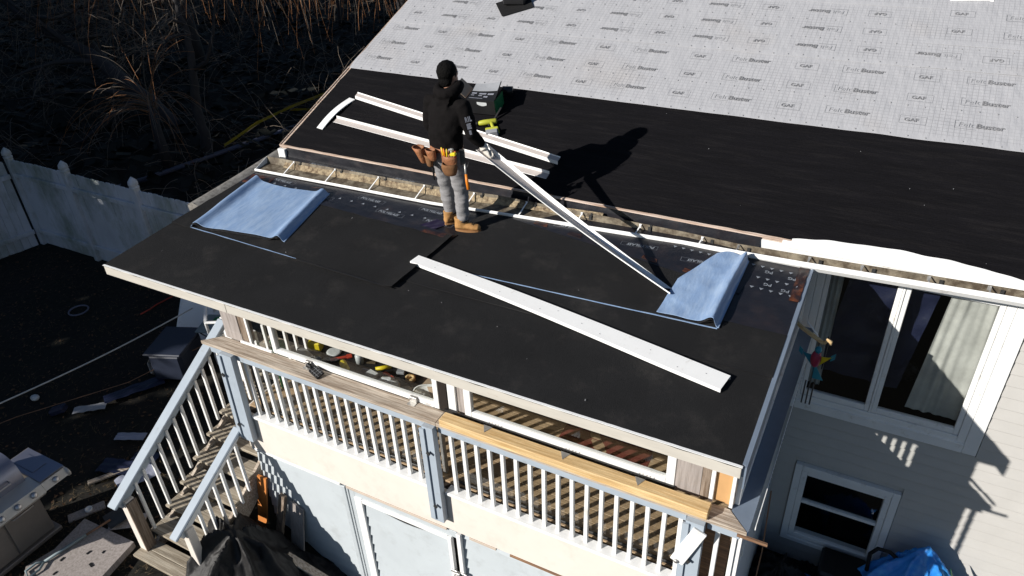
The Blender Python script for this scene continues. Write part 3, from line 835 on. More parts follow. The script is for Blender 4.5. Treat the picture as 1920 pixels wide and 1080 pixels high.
TRI = bpy.data.meshes.new('film_mark'); TRI.from_pydata([(-0.02,-0.014,0),(0.02,-0.014,0),(0,0.018,0)], [], [(0,1,2)]); setmats(TRI, M['film_print'])
def on_pr(me, name, x, y, h, parent, rz=0.0):
    o = bpy.data.objects.new(name, me); COL.objects.link(o); o.parent = parent
    o.matrix_local = Matrix.Translation(pr(x, y, h)-ORG[parent]) @ Matrix.Rotation(PR_A, 4, 'X') @ Matrix.Rotation(rz, 4, 'Z')
    ORG[o] = ORG[parent]
for x, y in ((-6.05,2.16),(-5.35,2.02),(-4.72,2.16),(-4.34,1.98),(-3.90,2.19),(-3.72,2.0),(-5.9,2.66),(-5.28,2.67),(-4.62,2.70),(-3.98,2.72)):
    on_pr(PG, 'film_lettering', x, y, 0.0105, film, RAD(-3))
for k in range(14):
    on_pr(TRI, 'film_mark', -6.12+0.17*k, 2.08-0.003*k, 0.0105, film)
for x, y in ((-2.35,2.44),(-1.58,2.36),(-0.95,2.30)):
    on_pr(PG, 'film_lettering', x, y, 0.0105, film, math.pi+RAD(4))
for k in range(16): on_pr(TRI, 'film_mark', -1.25+0.085*k, 2.47-0.004*k, 0.0105, film, math.pi)
for k, (x, y) in enumerate(((-0.33,2.36),(-0.12,2.33),(-0.30,2.16),(-0.14,2.12))):
    b = text_mesh('film_mark', [('PG', 0.06, -0.04, -0.02, 0, 0.001, 0)], [M['film_print']]); on_pr(b, 'film_mark', x, y, 0.0105, film, math.pi)
for k in range(5):
    on_pr(TRI, 'film_mark', -0.40+0.085*k, 2.245-0.005*k, 0.0105, film, math.pi); on_pr(TRI, 'film_mark', -0.42+0.085*k, 2.08-0.005*k, 0.0105, film, math.pi)
am = MB(); am.grid(lambda u, v: pr(-0.085+0.085*u+0.012*noise.noise(Vector((0,v*6,3))), 2.0+0.66*v, 0.013+0.006*noise.noise(Vector((u*4,v*8,1)))), 8, 26, thick=0.003); part('amber_edge_strip', am, M['amber_film'], proof)
am = MB(); am.grid(lambda u, v: pr(-6.56+0.36*u, 1.97+0.20*v+0.05*u, 0.012+0.006*noise.noise(Vector((u*4,v*8,7)))), 12, 8, thick=0.003); part('amber_edge_strip', am, M['amber_film'], proof)
vf = MB(); vf.grid(lambda u, v: pr(-3.90+0.20*u+0.12*v, 1.83+0.22*v, 0.016+0.008*noise.noise(Vector((u*4,v*4,9)))), 10, 10, thick=0.003); part('violet_scrap', vf, M['violet_film'], proof)

# front fascia, drip metal, side boards
fa = MB(); fa.box(-6.60, -4.86, -0.008, 0.018, -0.112, -0.006, 0.003); part('fascia', fa, M['fascia'], porch)
fa = MB(); fa.box(-4.855, 0.0, -0.008, 0.018, -0.112, -0.006, 0.003); part('fascia', fa, M['fascia'], porch)
dm = MB(); dm.grid(lambda u, v: (-6.605+6.61*u, -0.014+0.022*v, 0.0015+0.0035*abs(noise.noise(Vector((u*60,0,0))))), 160, 1, thick=0.004); part('drip_edge', dm, M['white_metal'], porch)
sd = MB(); sd.prism([pr(-0.002,0.02,-0.115), pr(-0.002,2.95,-0.115), pr(-0.002,2.95,0.004), pr(-0.002,0.02,0.004)], (0.022,0,0)); part('side_board', sd, M['shade_blue'], porch)
sd = MB(); sd.prism([pr(0.021,-0.005,-0.20), pr(0.021,0.02,-0.20), pr(0.021,2.9,-0.07), pr(0.021,2.9,0.02), pr(0.021,-0.005,0.008)], (0.012,0,0)); part('side_drip_edge', sd, M['shade_blue'], porch)
lf = MB()
def lff(u, v):
    y = 1.33+1.75*v; x = -6.62-0.20*u*(1-0.25*v)
    return pr(x, y, -0.012+0.035*math.sin(u*2.6)-0.03*u + 0.05*v*v*u)
lf.grid(lff, 8, 30, thick=0.006); lf.grid(lambda u, v: pr(-6.82+0.02*u, 1.33+1.75*v, -0.03-0.10*u), 2, 20, thick=0.004, tdir=(1,0,0))
lf.prism([pr(-6.62,1.325,-0.02),pr(-6.72,1.325,0.02),pr(-6.82,1.325,-0.04),pr(-6.80,1.325,-0.14),pr(-6.62,1.325,-0.14)], (0,0.006,0))
part('side_flashing', lf, M['flashing'], porch)

# soffit/ceiling boards and roof underside structure inside
ce = MB()
ce.box(PX0, PX1-0.06, 0.30, WY-0.02, -0.125, -0.118)
part('ceiling', ce, M['white'], porch)
# posts, caps, rails
cp = MB(); cp.prism([(-5.52,0.075,-0.74),(-2.615,0.075,-0.74),(-2.615,0.235,-0.74),(-5.36,0.235,-0.74)], (0,0,0.04)); part('rail_cap', cp, M['weathered'], porch, label='weathered grey rail cap of the left section')
cp = MB(); cp.prism([(-2.61,0.075,-0.742),(0.105,0.075,-0.742),(-0.06,0.235,-0.742),(-2.61,0.235,-0.742)], (0,0,0.04)); part('rail_cap', cp, M['weathered'], porch)
cp = MB(); cp.prism([(0.108,0.078,-0.745),(0.115,0.1,-0.745),(0.13,2.9,-0.745),(-0.04,2.9,-0.745),(-0.045,0.235,-0.745)], (0,0,0.04)); part('rail_cap', cp, M['shade_blue'], porch)  # side cap coloured blue-grey for shade and sky reflection
cs = MB(); cs.box(0.04, 0.26, 0.07, 0.085, -0.775, -0.747); part('splintered_end', cs, M['brown'], porch)
tr = MB(); tr.box(-5.44, -2.74, 0.098, 0.136, -0.835, -0.742, 0.004); part('top_rail', tr, M['paleblue'], porch)
tr = MB(); tr.box(-2.61, -0.345, 0.098, 0.136, -0.835, -0.744, 0.004); part('top_rail', tr, M['paleblue'], porch)
tr = MB(); tr.box(-0.185, 0.06, 0.098, 0.136, -0.835, -0.746, 0.004); part('top_rail', tr, M['paleblue'], porch)
br = MB(); br.box(-5.09, -2.745, 0.085, 0.20, -1.63, -1.597, 0.004); part('bottom_rail', br, M['white'], porch)
br = MB(); br.box(-2.61, -0.345, 0.085, 0.20, -1.63, -1.597, 0.004); part('bottom_rail', br, M['white'], porch)
br = MB(); br.box(-0.185, 0.06, 0.085, 0.20, -1.63, -1.597, 0.004); part('bottom_rail', br, M['white'], porch)
def post(x0, x1, z0, z1, lean=0.0):
    b = MB(); b.prism([(x0,0.030,z0),(x1,0.030,z0),(x1,0.1,z0),(x0,0.1,z0)], (lean,0,z1-z0))
    b.prism([(x0-0.02,0.012,z0+0.03),(x0+0.03,0.012,z0+0.03),(x0+0.03,0.029,z0+0.03),(x0-0.02,0.029,z0+0.03)], (lean,0,z1-z0-0.05))
    p = part('post', b, M['paleblue'], porch)
    for zz in (z0+0.25, z0+0.95):
        k = MB(); k.bar((x0+0.04, 0.005, zz), (x0+0.075, 0.0, zz-0.02), 0.03, 0.012, up=(0,1,0)); part('bolt', k, M['dark_metal'], p)
post(-5.285, -5.115, -1.95, -0.745, 0.05)
post(-2.735, -2.622, -1.98, -0.745, 0.0)
post(-0.335, -0.195, -2.1, -0.745, 0.0)
bal = MB(); bal.obox((0,0,0), ((1,0,0),(0,1,0),(0,0,1)), (0.0175,0.0175,0.381), 0.002); BAL = bal.mesh('baluster'); setmats(BAL, M['white'])
rr = random.Random(3)
n_l = 18
for i in range(n_l): inst('baluster', BAL, porch, (-5.02+i*(2.24/(n_l-1)), 0.152+rr.uniform(-.002,.002), -1.216), (0, rr.uniform(-.008,.008), 0))
x0 = -2.515; sp = (2.393-0.325)/15
for i in range(17): inst('baluster', BAL, porch, (x0+i*0.1325, 0.152+rr.uniform(-.002,.002), -1.216), (0, rr.uniform(-.008,.008), 0))
for x in (-0.105, 0.022): inst('baluster', BAL, porch, (x, 0.152, -1.216))
for i in range(19): inst('baluster', BAL, porch, (0.045, 0.33+i*0.135, -1.216))
for i in range(9): inst('baluster', BAL, porch, (-5.30, 0.30+i*0.135, -1.216))
# cream band and structure below
bd = MB(); bd.box(-5.30, 0.03, 0.112, 0.16, -2.155, -1.632, 0.003); part('band_panel', bd, M['cream'], porch)
sb = MB(); sb.box(-0.01, 0.03, 0.162, WY-0.03, -2.155, -1.632); part('band_panel', sb, M['blue_siding'], porch)
sb = MB(); sb.box(-5.30, -5.26, 0.162, WY-0.03, -2.155, -1.632); part('band_panel', sb, M['cream'], porch)
for x0_, x1_, mm in ((-5.28,-4.01,'white'),(-3.93,-2.66,'tan_trim'),(-2.40,-2.10,'tan_trim'),(-1.95,0.02,'brown')):
    t = MB(); t.box(x0_, x1_, 0.104, 0.15, -2.185, -2.157, 0.003); part('trim_strip', t, M[mm], porch)
# floor boards
fbm = MB(); fbm.obox((0,0,0), ((1,0,0),(0,1,0),(0,0,1)), (2.62,0.068,0.012), 0.003); FB = fbm.mesh('floor_board'); setmats(FB, M['deck'])
y = 0.30
while y < 2.98:
    inst('floor_board', FB, porch, (-2.645, y, -1.622+0.001*math.sin(y*40))); y += 0.142
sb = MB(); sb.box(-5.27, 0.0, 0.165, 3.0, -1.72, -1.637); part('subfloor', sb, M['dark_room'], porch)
# windows in the front: left frame group
def win_frame(x0, x1, z0, z1, wd, y, name='window', m='white', gl='glass_dim', bottom=None, label=None):
    b = MB(); frame_rect(b, x0, x1, z0, z1, wd, y-0.02, y+0.03, 0.004, bottom); p = part(name, b, M[m], porch, label)
    g = MB(); g.box(x0+wd+0.001, x1-wd-0.001, y+0.003, y+0.007, z0+(bottom or wd)+0.001, z1-wd-0.001); part('pane', g, M[gl], p)
    return p
wl = win_frame(-4.665, -2.67, -0.70, -0.13, 0.055, 0.262, label='left porch window over the weathered cap')
for x in (-4.22, -2.98):
    k = MB(); k.box(x, x+0.08, 0.215, 0.242, -0.70, -0.64, 0.003); k.box(x, x+0.08, 0.17, 0.242, -0.6985, -0.694); part('clip', k, M['galv'], wl)
wr = win_frame(-2.40, -0.50, -0.70, -0.13, 0.07, 0.262, bottom=0.095, label='right porch window over the fresh lumber')
gk = MB(); gk.box(-2.60, -0.49, 0.222, 0.238, -0.70, -0.655); part('black_gasket', gk, M['black_plastic'], wr)
# left corner: plank, brown stud, trim, dirty pane with narrow frames
b = MB(); b.box(-5.32, -5.09, 0.245, 0.27, -0.70, -0.12, 0.003); b.box(-5.32, -5.08, 0.243, 0.268, -0.70, -0.60, 0.002); part('grey_plank', b, M['grey_ply'], porch)
b = MB(); b.box(-5.085, -4.985, 0.25, 0.33, -0.70, -0.12, 0.004); part('wood_stud', b, M['weathered_z'], porch)
b = MB(); b.box(-4.983, -4.955, 0.243, 0.27, -0.70, -0.12, 0.002); part('narrow_trim', b, M['white'], porch)
b = MB(); b.box(-5.10, -4.67, 0.222, 0.243, -0.699, -0.672, 0.003); part('sill_strip', b, M['white'], porch)
g = MB(); g.box(-4.953, -4.668, 0.26, 0.264, -0.67, -0.13); part('dusty_pane', g, M['glass_dim'], porch)
# mullion region
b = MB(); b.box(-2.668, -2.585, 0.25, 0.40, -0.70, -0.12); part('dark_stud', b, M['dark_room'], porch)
b = MB(); b.box(-2.583, -2.50, 0.26, 0.30, -0.70, -0.12, 0.003); part('white_stud', b, M['white'], porch)
b = MB(); b.box(-2.498, -2.402, 0.28, 0.32, -0.70, -0.12, 0.003); part('grey_plank', b, M['grey_ply'], porch)
# right corner
b = MB(); b.box(-0.497, -0.30, 0.25, 0.265, -0.70, -0.12, 0.002); part('grey_plank', b, M['grey_ply'], porch)
b = MB(); b.box(-0.298, -0.232, 0.25, 0.33, -0.70, -0.12, 0.004); part('wood_stud', b, M['weathered_z'], porch)
b = MB(); b.box(-0.230, -0.198, 0.245, 0.28, -0.70, -0.12, 0.003); part('narrow_trim', b, M['white'], porch)
b = MB(); b.box(-0.196, -0.075, 0.275, 0.285, -0.70, -0.12, 0.002); part('tan_panel', b, M['tan_panel'], porch)
b = MB(); b.box(-0.073, -0.045, 0.245, 0.28, -0.70, -0.12, 0.003); part('narrow_trim', b, M['white'], porch)
# lower infill panes behind the balusters
for a, c in ((-5.08,-2.75),(-2.60,-0.36)):
    b = MB(); frame_rect(b, a, c, -1.595, -0.76, 0.03, 0.238, 0.258, 0.002); p = part('lower_screen', b, M['dark_metal'], porch)
    g = MB(); g.box(a+0.031, c-0.031, 0.246, 0.249, -1.564, -0.791); part('pane', g, M['glass_dim'], p)
b = MB(); b.box(-0.33, -0.02, 0.25, 0.27, -2.1, -0.76); part('brown_panel', b, M['brown'], porch)
# side walls of the porch
b = MB(); frame_rect(b, 0,0.001,0,0.001,0.0001,0,0.001) if False else None
def side_win(y0, y1, z0, z1, x, parent):
    b = MB(); wd = 0.06
    b.box(x-0.02, x+0.02, y0, y0+wd, z0, z1, 0.003); b.box(x-0.02, x+0.02, y1-wd, y1, z0, z1, 0.003)
    b.box(x-0.02, x+0.02, y0+wd+.001, y1-wd-.001, z0, z0+wd, 0.003); b.box(x-0.02, x+0.02, y0+wd+.001, y1-wd-.001, z1-wd, z1, 0.003)
    p = part('side_window', b, M['white'], parent)
    g = MB(); g.box(x-0.003, x+0.003, y0+wd+.002, y1-wd-.002, z0+wd+.001, z1-wd-.001); part('pane', g, M['glass_dim'], p)
for k in range(2): side_win(0.30+1.33*k, 1.60+1.33*k, -0.70, -0.125, -0.025, porch)
side_win(0.30, 1.20, -0.70, -0.125, -5.30, porch)
b = MB(); b.box(-5.32, -5.28, 2.15, WY-0.03, -1.63, -0.125); part('left_wall', b, M['white'], porch)
b = MB(); b.box(-0.01, 0.025, 0.30, WY-0.03, -1.60, -1.15); part('right_lower_panel', b, M['blue_siding'], porch)
# back wall seen through the windows, dark
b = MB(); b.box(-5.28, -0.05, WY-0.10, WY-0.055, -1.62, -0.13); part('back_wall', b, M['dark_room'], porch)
# storage below: lap siding and door
zz = -4.35; st = 0.15
while zz < -2.2:
    z1 = min(zz+st, -2.187)
    siding_board(-5.28, -4.02, zz, z1, 0.162, porch, M['blue_siding'], 0.024)
    siding_board(-2.50, 0.02, zz, z1, 0.162, porch, M['blue_siding'], 0.024)
    if z1 < -2.45: siding_board(-3.735, -2.665, zz, z1, 0.150, porch, M['blue_siding'], 0.024)
    zz += st
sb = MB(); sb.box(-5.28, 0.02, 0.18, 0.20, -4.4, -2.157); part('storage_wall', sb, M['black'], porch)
sb = MB(); sb.box(0.0, 0.03, 0.165, WY-0.03, -4.4, -2.157); part('storage_side_wall', sb, M['blue_siding'], porch)
sb = MB(); sb.box(-5.29, -5.265, 0.165, WY-0.03, -4.4, -2.157); part('storage_side_wall', sb, M['blue_siding'], porch)
t = MB(); t.box(-4.015, -3.955, 0.11, 0.16, -4.35, -2.187, 0.004); t.box(-3.95, -3.925, 0.12, 0.16, -4.35, -2.187, 0.003); t.box(-3.92, -3.85, 0.128, 0.16, -4.35, -2.187, 0.003); t.box(-3.849, -2.56, 0.126, 0.16, -2.28, -2.187, 0.003); part('door_surround', t, M['blue_siding'], porch)
dr = MB()
dr.box(-3.845, -3.745, 0.105, 0.148, -4.35, -2.282, 0.004); dr.box(-3.744, -2.665, 0.105, 0.148, -2.335, -2.282, 0.004); dr.box(-2.664, -2.62, 0.100, 0.148, -4.35, -2.282, 0.004); 
door = part('door', dr, M['white'], porch)
t = MB(); t.box(-2.555, -2.505, 0.10, 0.16, -4.35, -2.187, 0.004); part('corner_trim', t, M['white'], porch)
tp = MB(); z0_ = -4.35+0.15*12
def tpf(u, v):
    zt = -2.345-0.075*math.sin(math.pi*min(1.0, u*1.02))**1.3
    return (-3.735+1.07*u, 0.126+0.016*v, z0_+(zt-z0_)*v)
tp.grid(tpf, 30, 2, thick=0.006, tdir=(0,1,0)); part('sagging_board', tp, M['blue_siding'], door)
la = MB(); la.box(-2.66, -2.47, 0.086, 0.099, -2.80, -2.765, 0.003); la.tube([(-2.60,0.06,-2.80),(-2.53,0.06,-2.80)], 0.016, 8); la.box(-2.59,-2.54,0.06,0.085,-2.83,-2.76,0.003)
part('latch', la, M['galv'], door)
# hanging loose white board at the right post
b = MB(); b.bar((-0.215, 0.02, -0.80), (-0.36, -0.005, -1.20), 0.11, 0.02, up=(0,1,0), bev=0.004); part('loose_board', b, M['white'], porch, label='loose slanting white board at the right post')
b = MB(); b.tube([(-0.36,-0.02,-1.18),(-0.36,-0.03,-1.18)], 0.018, 8); part('bolt_head', b, M['galv'], porch)
# perforated strips and sagging cable by the right side
b = MB(); b.prism([(0.15,0.12,-0.70),(0.15,2.3,-0.70),(0.15,2.3,-0.665),(0.15,0.12,-0.665)], (0.006,0,0)); ps = part('perforated_strip', b, M['white_metal'], porch)
hb = MB()
for k in range(40): hb.box(0.1565, 0.158, 0.16+k*0.053, 0.185+k*0.053, -0.692, -0.674)
part('slot_marks', hb, M['black'], ps, kind='stuff')

# ------------------------------------------------------------------ membrane sheets lying on the porch roof
def sheet_grid(corners, nu, nv, h, jag=(0,0,0,0), seed=0, thick=0.006, wave=0.003, lift=None):
    a, b_, c, d = [Vector((p[0], p[1], 0)) for p in corners]     # lower-left, lower-right, upper-right, upper-left
    mb = MB()
    def f(u, v):
        p = (a*(1-u)+b_*u)*(1-v) + (d*(1-u)+c*u)*v
        x, y = p.x, p.y
        if v == 0: y += jag[0]*noise.noise(Vector((x*5, seed, 0)))
        if v == 1: y += jag[2]*noise.noise(Vector((x*5, seed, 3)))
        if u == 1: x += jag[1]*noise.noise(Vector((y*5, seed, 5)))
        if u == 0: x += jag[3]*noise.noise(Vector((y*5, seed, 8)))
        hh = h + wave*noise.noise(Vector((x*1.5, y*2.2, seed)))
        if lift: hh += lift(u, v)
        return pr(x, y, hh)
    mb.grid(f, nu, nv, thick=thick)
    return mb
def quad(corners, u, v):
    a, b_, c, d = [Vector((p[0], p[1], 0)) for p in corners]
    return (a*(1-u)+b_*u)*(1-v) + (d*(1-u)+c*u)*v
ms = thing('membrane_sheet', 'black membrane sheet with its wide blue film side folded up, left roof end', 'roofing sheet', pr(-5.0, 1.4, 0.01), 'membrane sheets on the porch roof')
part('sheet', sheet_grid([(-6.59,0.90),(-3.47,0.79),(-3.405,1.80),(-6.56,1.91)], 90, 26, 0.021, (0.010,0.006,0.01,0), 3, lift=lambda u, v: 0.026*max(0,(u-0.92)/0.08)**2), M['granule'], ms)
part('torn_film_edge', sheet_grid([(-5.2,1.83),(-3.40,1.755),(-3.38,1.845),(-5.2,1.93)], 60, 3, 0.026, (0.02,0.01,0.02,0.01), 5, 0.002, 0.006), M['membrane_film'], ms)
part('torn_film_edge', sheet_grid([(-3.78,1.755),(-3.42,1.745),(-3.40,1.80),(-3.76,1.81)], 20, 3, 0.031, (0.02,0.01,0.02,0.01), 6, 0.002, 0.006), M['amber_film'], ms)
part('loose_film_edge', sheet_grid([(-6.27,0.885),(-4.7,0.835),(-4.7,0.841),(-6.25,0.895)], 40, 1, 0.029, (0.006,0,0.006,0), 7, 0.002, 0.003), M['blue_film'], ms)
part('loose_film_edge', sheet_grid([(-4.7,0.833),(-3.475,0.782),(-3.475,0.80),(-4.7,0.842)], 40, 1, 0.027, (0.008,0,0.008,0), 8, 0.002, 0.004), M['tar_edge'], ms)
BL = [(-6.29,0.90),(-5.04,1.05),(-5.27,2.09),(-6.44,2.06)]
def flapL(u, v):
    p = quad(BL, u, v)
    sag = -0.09*math.sin(math.pi*u)*v**3 + 0.03*math.sin(math.pi*u)*(1-v)**3*0.6
    h = 0.035 + 0.055*math.exp(-((u-0.07)/0.055)**2) + 0.014*math.sin(math.pi*u)
    h += 0.048*math.exp(-((u-0.93)/0.05)**2)
    if u > 0.95: h -= 0.9*(u-0.95)
    if u < 0.04: h -= 0.8*(0.04-u)
    h += 0.006*noise.noise(Vector((u*5, v*3, 2))) + 0.007*(0.4-abs(noise.noise(Vector((u*4+v*2.5, v*2-u*1.5, 8)))))
    return pr(p.x, p.y+sag, max(0.028, h))
fl = MB(); fl.grid(flapL, 70, 40, thick=0.006); part('folded_flap', fl, [M['blue_film']], ms)
ed = MB(); ed.grid(lambda u, v: flapL(0.02+0.93*u, 0)+Vector((0, -0.012-0.018*v+0.01*noise.noise(Vector((u*25,0,1))), -0.006-0.008*v)), 60, 1, thick=0.002); part('torn_lip', ed, M['tar_edge'], ms)
am = MB(); am.grid(lambda u, v: pr(-5.52+0.15*u, 2.07+0.09*v, 0.07-0.05*v+0.02*u), 6, 4, thick=0.003); part('amber_corner', am, M['amber_film'], ms)

ms2 = thing('membrane_sheet', 'black membrane sheet with a narrow blue flap folded over at its right end', 'roofing sheet', pr(-2.0, 1.8, 0.01), 'membrane sheets on the porch roof')
part('sheet', sheet_grid([(-3.50,1.31),(-0.56,1.40),(-0.55,1.96),(-3.36,2.42)], 90, 26, 0.015, (0.006,0.01,0.008,0), 13), M['granule'], ms2)
part('film_margin', sheet_grid([(-3.36,2.415),(-0.5,1.93),(-0.48,2.06),(-3.36,2.53)], 90, 4, 0.012, (0.01,0.02,0.03,0), 15, 0.003, 0.004), M['membrane_film'], ms2)
for k in range(5):
    x = -2.75+0.42*k; y = 2.33-0.15*(k*0.42)/0.8*0.9
    part('amber_patch', sheet_grid([(x,y+0.03),(x+0.16,y+0.005),(x+0.15,y+0.07),(x+0.01,y+0.09)], 8, 4, 0.017, (0.02,0.02,0.02,0.02), 20+k, 0.002, 0.003), M['amber_film'], ms2)
part('film_edge', sheet_grid([(-3.02,1.275),(-0.54,1.360),(-0.54,1.373),(-3.02,1.283)], 60, 1, 0.020, (0.004,0,0.004,0), 17, 0.003, 0.003), M['blue_film'], ms2)
part('film_edge', sheet_grid([(-3.48,1.295),(-3.02,1.275),(-3.02,1.29),(-3.48,1.315)], 30, 1, 0.020, (0.012,0,0.012,0), 18, 0.003, 0.003), M['tar_edge'], ms2)
BR = [(-1.075,1.385),(-0.53,1.375),(-0.53,2.50),(-0.84,2.47)]
def flapR(u, v):
    a = quad(BR, u, v)
    # the left edge bows: straight up for the first half, then slanting in to the top
    if v < 0.5: x_left = -1.075+0.04*v
    else: x_left = -1.055+(v-0.5)*0.43
    x = x_left*(1-u)+(-0.53)*u
    h = 0.028+0.075*math.exp(-((u-0.88)/0.13)**2)+0.014*math.sin(math.pi*u)+0.010*noise.noise(Vector((u*3, v*5, 6)))+0.008*(0.4-abs(noise.noise(Vector((u*3+v*3, v*4-u, 3)))))
    if u > 0.9: h -= 1.0*(u-0.9)
    y = a.y + 0.045*math.sin(u*4.5)*v**4
    return pr(x, y, max(0.026, h))
fl = MB(); fl.grid(flapR, 40, 50, thick=0.006); part('folded_flap', fl, [M['blue_film']], ms2)
ed = MB(); ed.grid(lambda u, v: flapR(0.03+0.9*u, 0)+Vector((0.01*v, -0.012-0.012*v+0.01*noise.noise(Vector((u*14,0,1))), -0.008)), 40, 1, thick=0.003); part('torn_lip', ed, M['tar_edge'], ms2)

# ------------------------------------------------------------------ steps at the left end
stair = thing('porch_steps', 'weathered open wooden steps with pale blue handrails and white balusters', 'stairs', (-5.82, 0.2, -3.4))
TRD = MB(); TRD.obox((0,0,0), ((1,0,0),(0,1,0),(0,0,1)), (0.44,0.068,0.019), 0.004); TR = TRD.mesh('tread_plank'); setmats(TR, M['tread'])
steps = [(-1.09,-3.23),(-0.82,-3.07),(-0.555,-2.93),(-0.29,-2.79),(-0.03,-2.625),(0.235,-2.465),(0.49,-2.31),(0.75,-2.15),(1.01,-1.99),(1.27,-1.83)]
for k, (y, z) in enumerate(steps):
    dx = -0.04 if k == 0 else 0.0
    inst('tread_plank', TR, stair, (-5.82+dx, y+0.068, z-0.019+0.002*(k%3)), (0, 0, RAD(0.6*math.sin(k*5))))
    inst('tread_plank', TR, stair, (-5.82+dx, y+0.208, z-0.017-0.002*(k%2)), (0, 0, RAD(0.5*math.cos(k*3))))
ld = MB(); ld.box(-6.27, -5.33, 1.53, 2.9, -1.69, -1.65); part('landing', ld, M['tread'], stair)
for x in (-6.22, -5.42):
    b = MB(); b.prism([(x,-1.05,-3.50),(x,-0.75,-3.50),(x,1.6,-2.06),(x,1.6,-1.80),(x,1.42,-1.80),(x,-1.05,-3.36)], (0.038,0,0)); part('stringer', b, M['weathered'], stair)
slope = 0.62
# left rail
b = MB(); L0 = Vector((-6.25,-1.10,-2.42)); L1 = Vector((-6.25,0.92,-1.19))
b.bar(L0, L1, 0.135, 0.035, bev=0.008); part('handrail', b, M['paleblue'], stair)
b = MB(); b.bar(L0+Vector((0.0,0.08,-0.06)), L1+Vector((0.0,-0.02,-0.07)), 0.04, 0.085, bev=0.004); part('rail_board', b, M['paleblue'], stair)
b = MB(); b.box(-6.315, -6.20, 0.93, 1.02, -3.0, -1.18, 0.004); part('upper_post', b, M['white'], stair)
b = MB(); R0 = Vector((-5.37,-1.06,-2.51)); R1 = Vector((-5.33,0.05,-1.83))
b.bar(R0, R1, 0.115, 0.035, bev=0.010); part('handrail', b, M['paleblue'], stair)
b = MB(); b.bar(R0+Vector((0.0,0.09,-0.055)), R1+Vector((0,-0.03,-0.065)), 0.04, 0.075, bev=0.004); part('rail_board', b, M['white'], stair)
b = MB(); b.box(-6.30, -6.19, -0.98, -0.87, -3.5, -2.43, 0.006); part('newel', b, M['cream'], stair, label='peeling newel post of the left rail')
b = MB(); b.box(-6.189, -6.168, -0.985, -0.86, -3.5, -2.45, 0.003); part('newel_board', b, M['weathered_z'], stair)
b = MB(); b.box(-5.41, -5.31, -0.93, -0.83, -3.6, -2.50, 0.006); part('newel', b, M['cream'], stair)
bm_ = MB(); bm_.obox((0,0,0), ((1,0,0),(0,1,0),(0,0,1)), (0.0165,0.0165,0.40), 0.002); SB = bm_.mesh('stair_baluster'); setmats(SB, M['white'])
for i in range(13):
    y = -0.78+i*0.135; z = L0.z+slope*(y+1.10)*0.98-0.09-0.40
    inst('stair_baluster', SB, stair, (-6.225, y, z))
for i in range(6):
    y = -0.70+i*0.133; z = R0.z+slope*(y+1.06)-0.09-0.40
    inst('stair_baluster', SB, stair, (-5.36, y, z))

sm = MB(); sm.grid(lambda u, v: pr(-3.3+3.28*u, 0.952+0.009*v+0.004*noise.noise(Vector((u*30,0,0))), 0.0095), 80, 1, thick=0.002); part('seam_and_shade_line', sm, M['tar_edge'], proof)
sm = MB(); sm.grid(lambda u, v: pr(-3.50+0.012*v+0.06*u+0.004*noise.noise(Vector((u*20,0,4))), 0.82+0.98*u, 0.020), 40, 1, thick=0.003); part('seam_and_shade_line', sm, M['tar_edge'], proof)  # dark strip painted in as the shadow along the left sheet's right end
# chips and dust specks lying on both roofs
rng = random.Random(41); cb = MB()
for k in range(26):
    s_ = rng.uniform(0.0012,0.0032)
    if k % 2:
        x = rng.uniform(-6.4,-0.1); y = rng.uniform(0.1,1.9); p = pr(x,y,0.030 if y > 0.8 else 0.012)
        if -6.4 < x < -5.0 and y > 0.8: continue
    else: p = mr_(rng.uniform(-6.4,3.5), rng.uniform(0.1,1.6), 0.010)
    a = rng.uniform(0,3.1); d = Vector((math.cos(a),math.sin(a),0.1)); e = Vector((-math.sin(a),math.cos(a),0.1))
    cb.obox(p+Vector((0,0,s_*0.3)), (d,e,d.cross(e)), (s_*rng.uniform(1,3),s_,s_*0.4), 0)
structure('roof_debris', cb, M['pen_light'], 'stuff')
# ------------------------------------------------------------------ metal trim pieces
def strip_profile(path, wdirs, ups, prof, mats_, mi=None, name='metal_trim'):
    """sweep an open (a, b) profile along path; a along wdir, b along up"""
    mb = MB(); vs = []; fs = []; n = len(prof)
    for p, wd, up in zip(path, wdirs, ups):
        for a, b in prof: vs.append(Vector(p)+Vector(wd)*a+Vector(up)*b)
    for i in range(len(path)-1):
        for k in range(n-1): fs.append((i*n+k, i*n+k+1, (i+1)*n+k+1, (i+1)*n+k))
    mb.add(vs, fs)
    if mi:
        for i in range(len(fs)): mb.m[i] = mi[i % (n-1)]
    return mb
def solid(o, t, off=1):
    md = o.modifiers.new('t', 'SOLIDIFY'); md.thickness = t; md.offset = off; return o
def lerp(a, b, t): return Vector(a)*(1-t)+Vector(b)*t

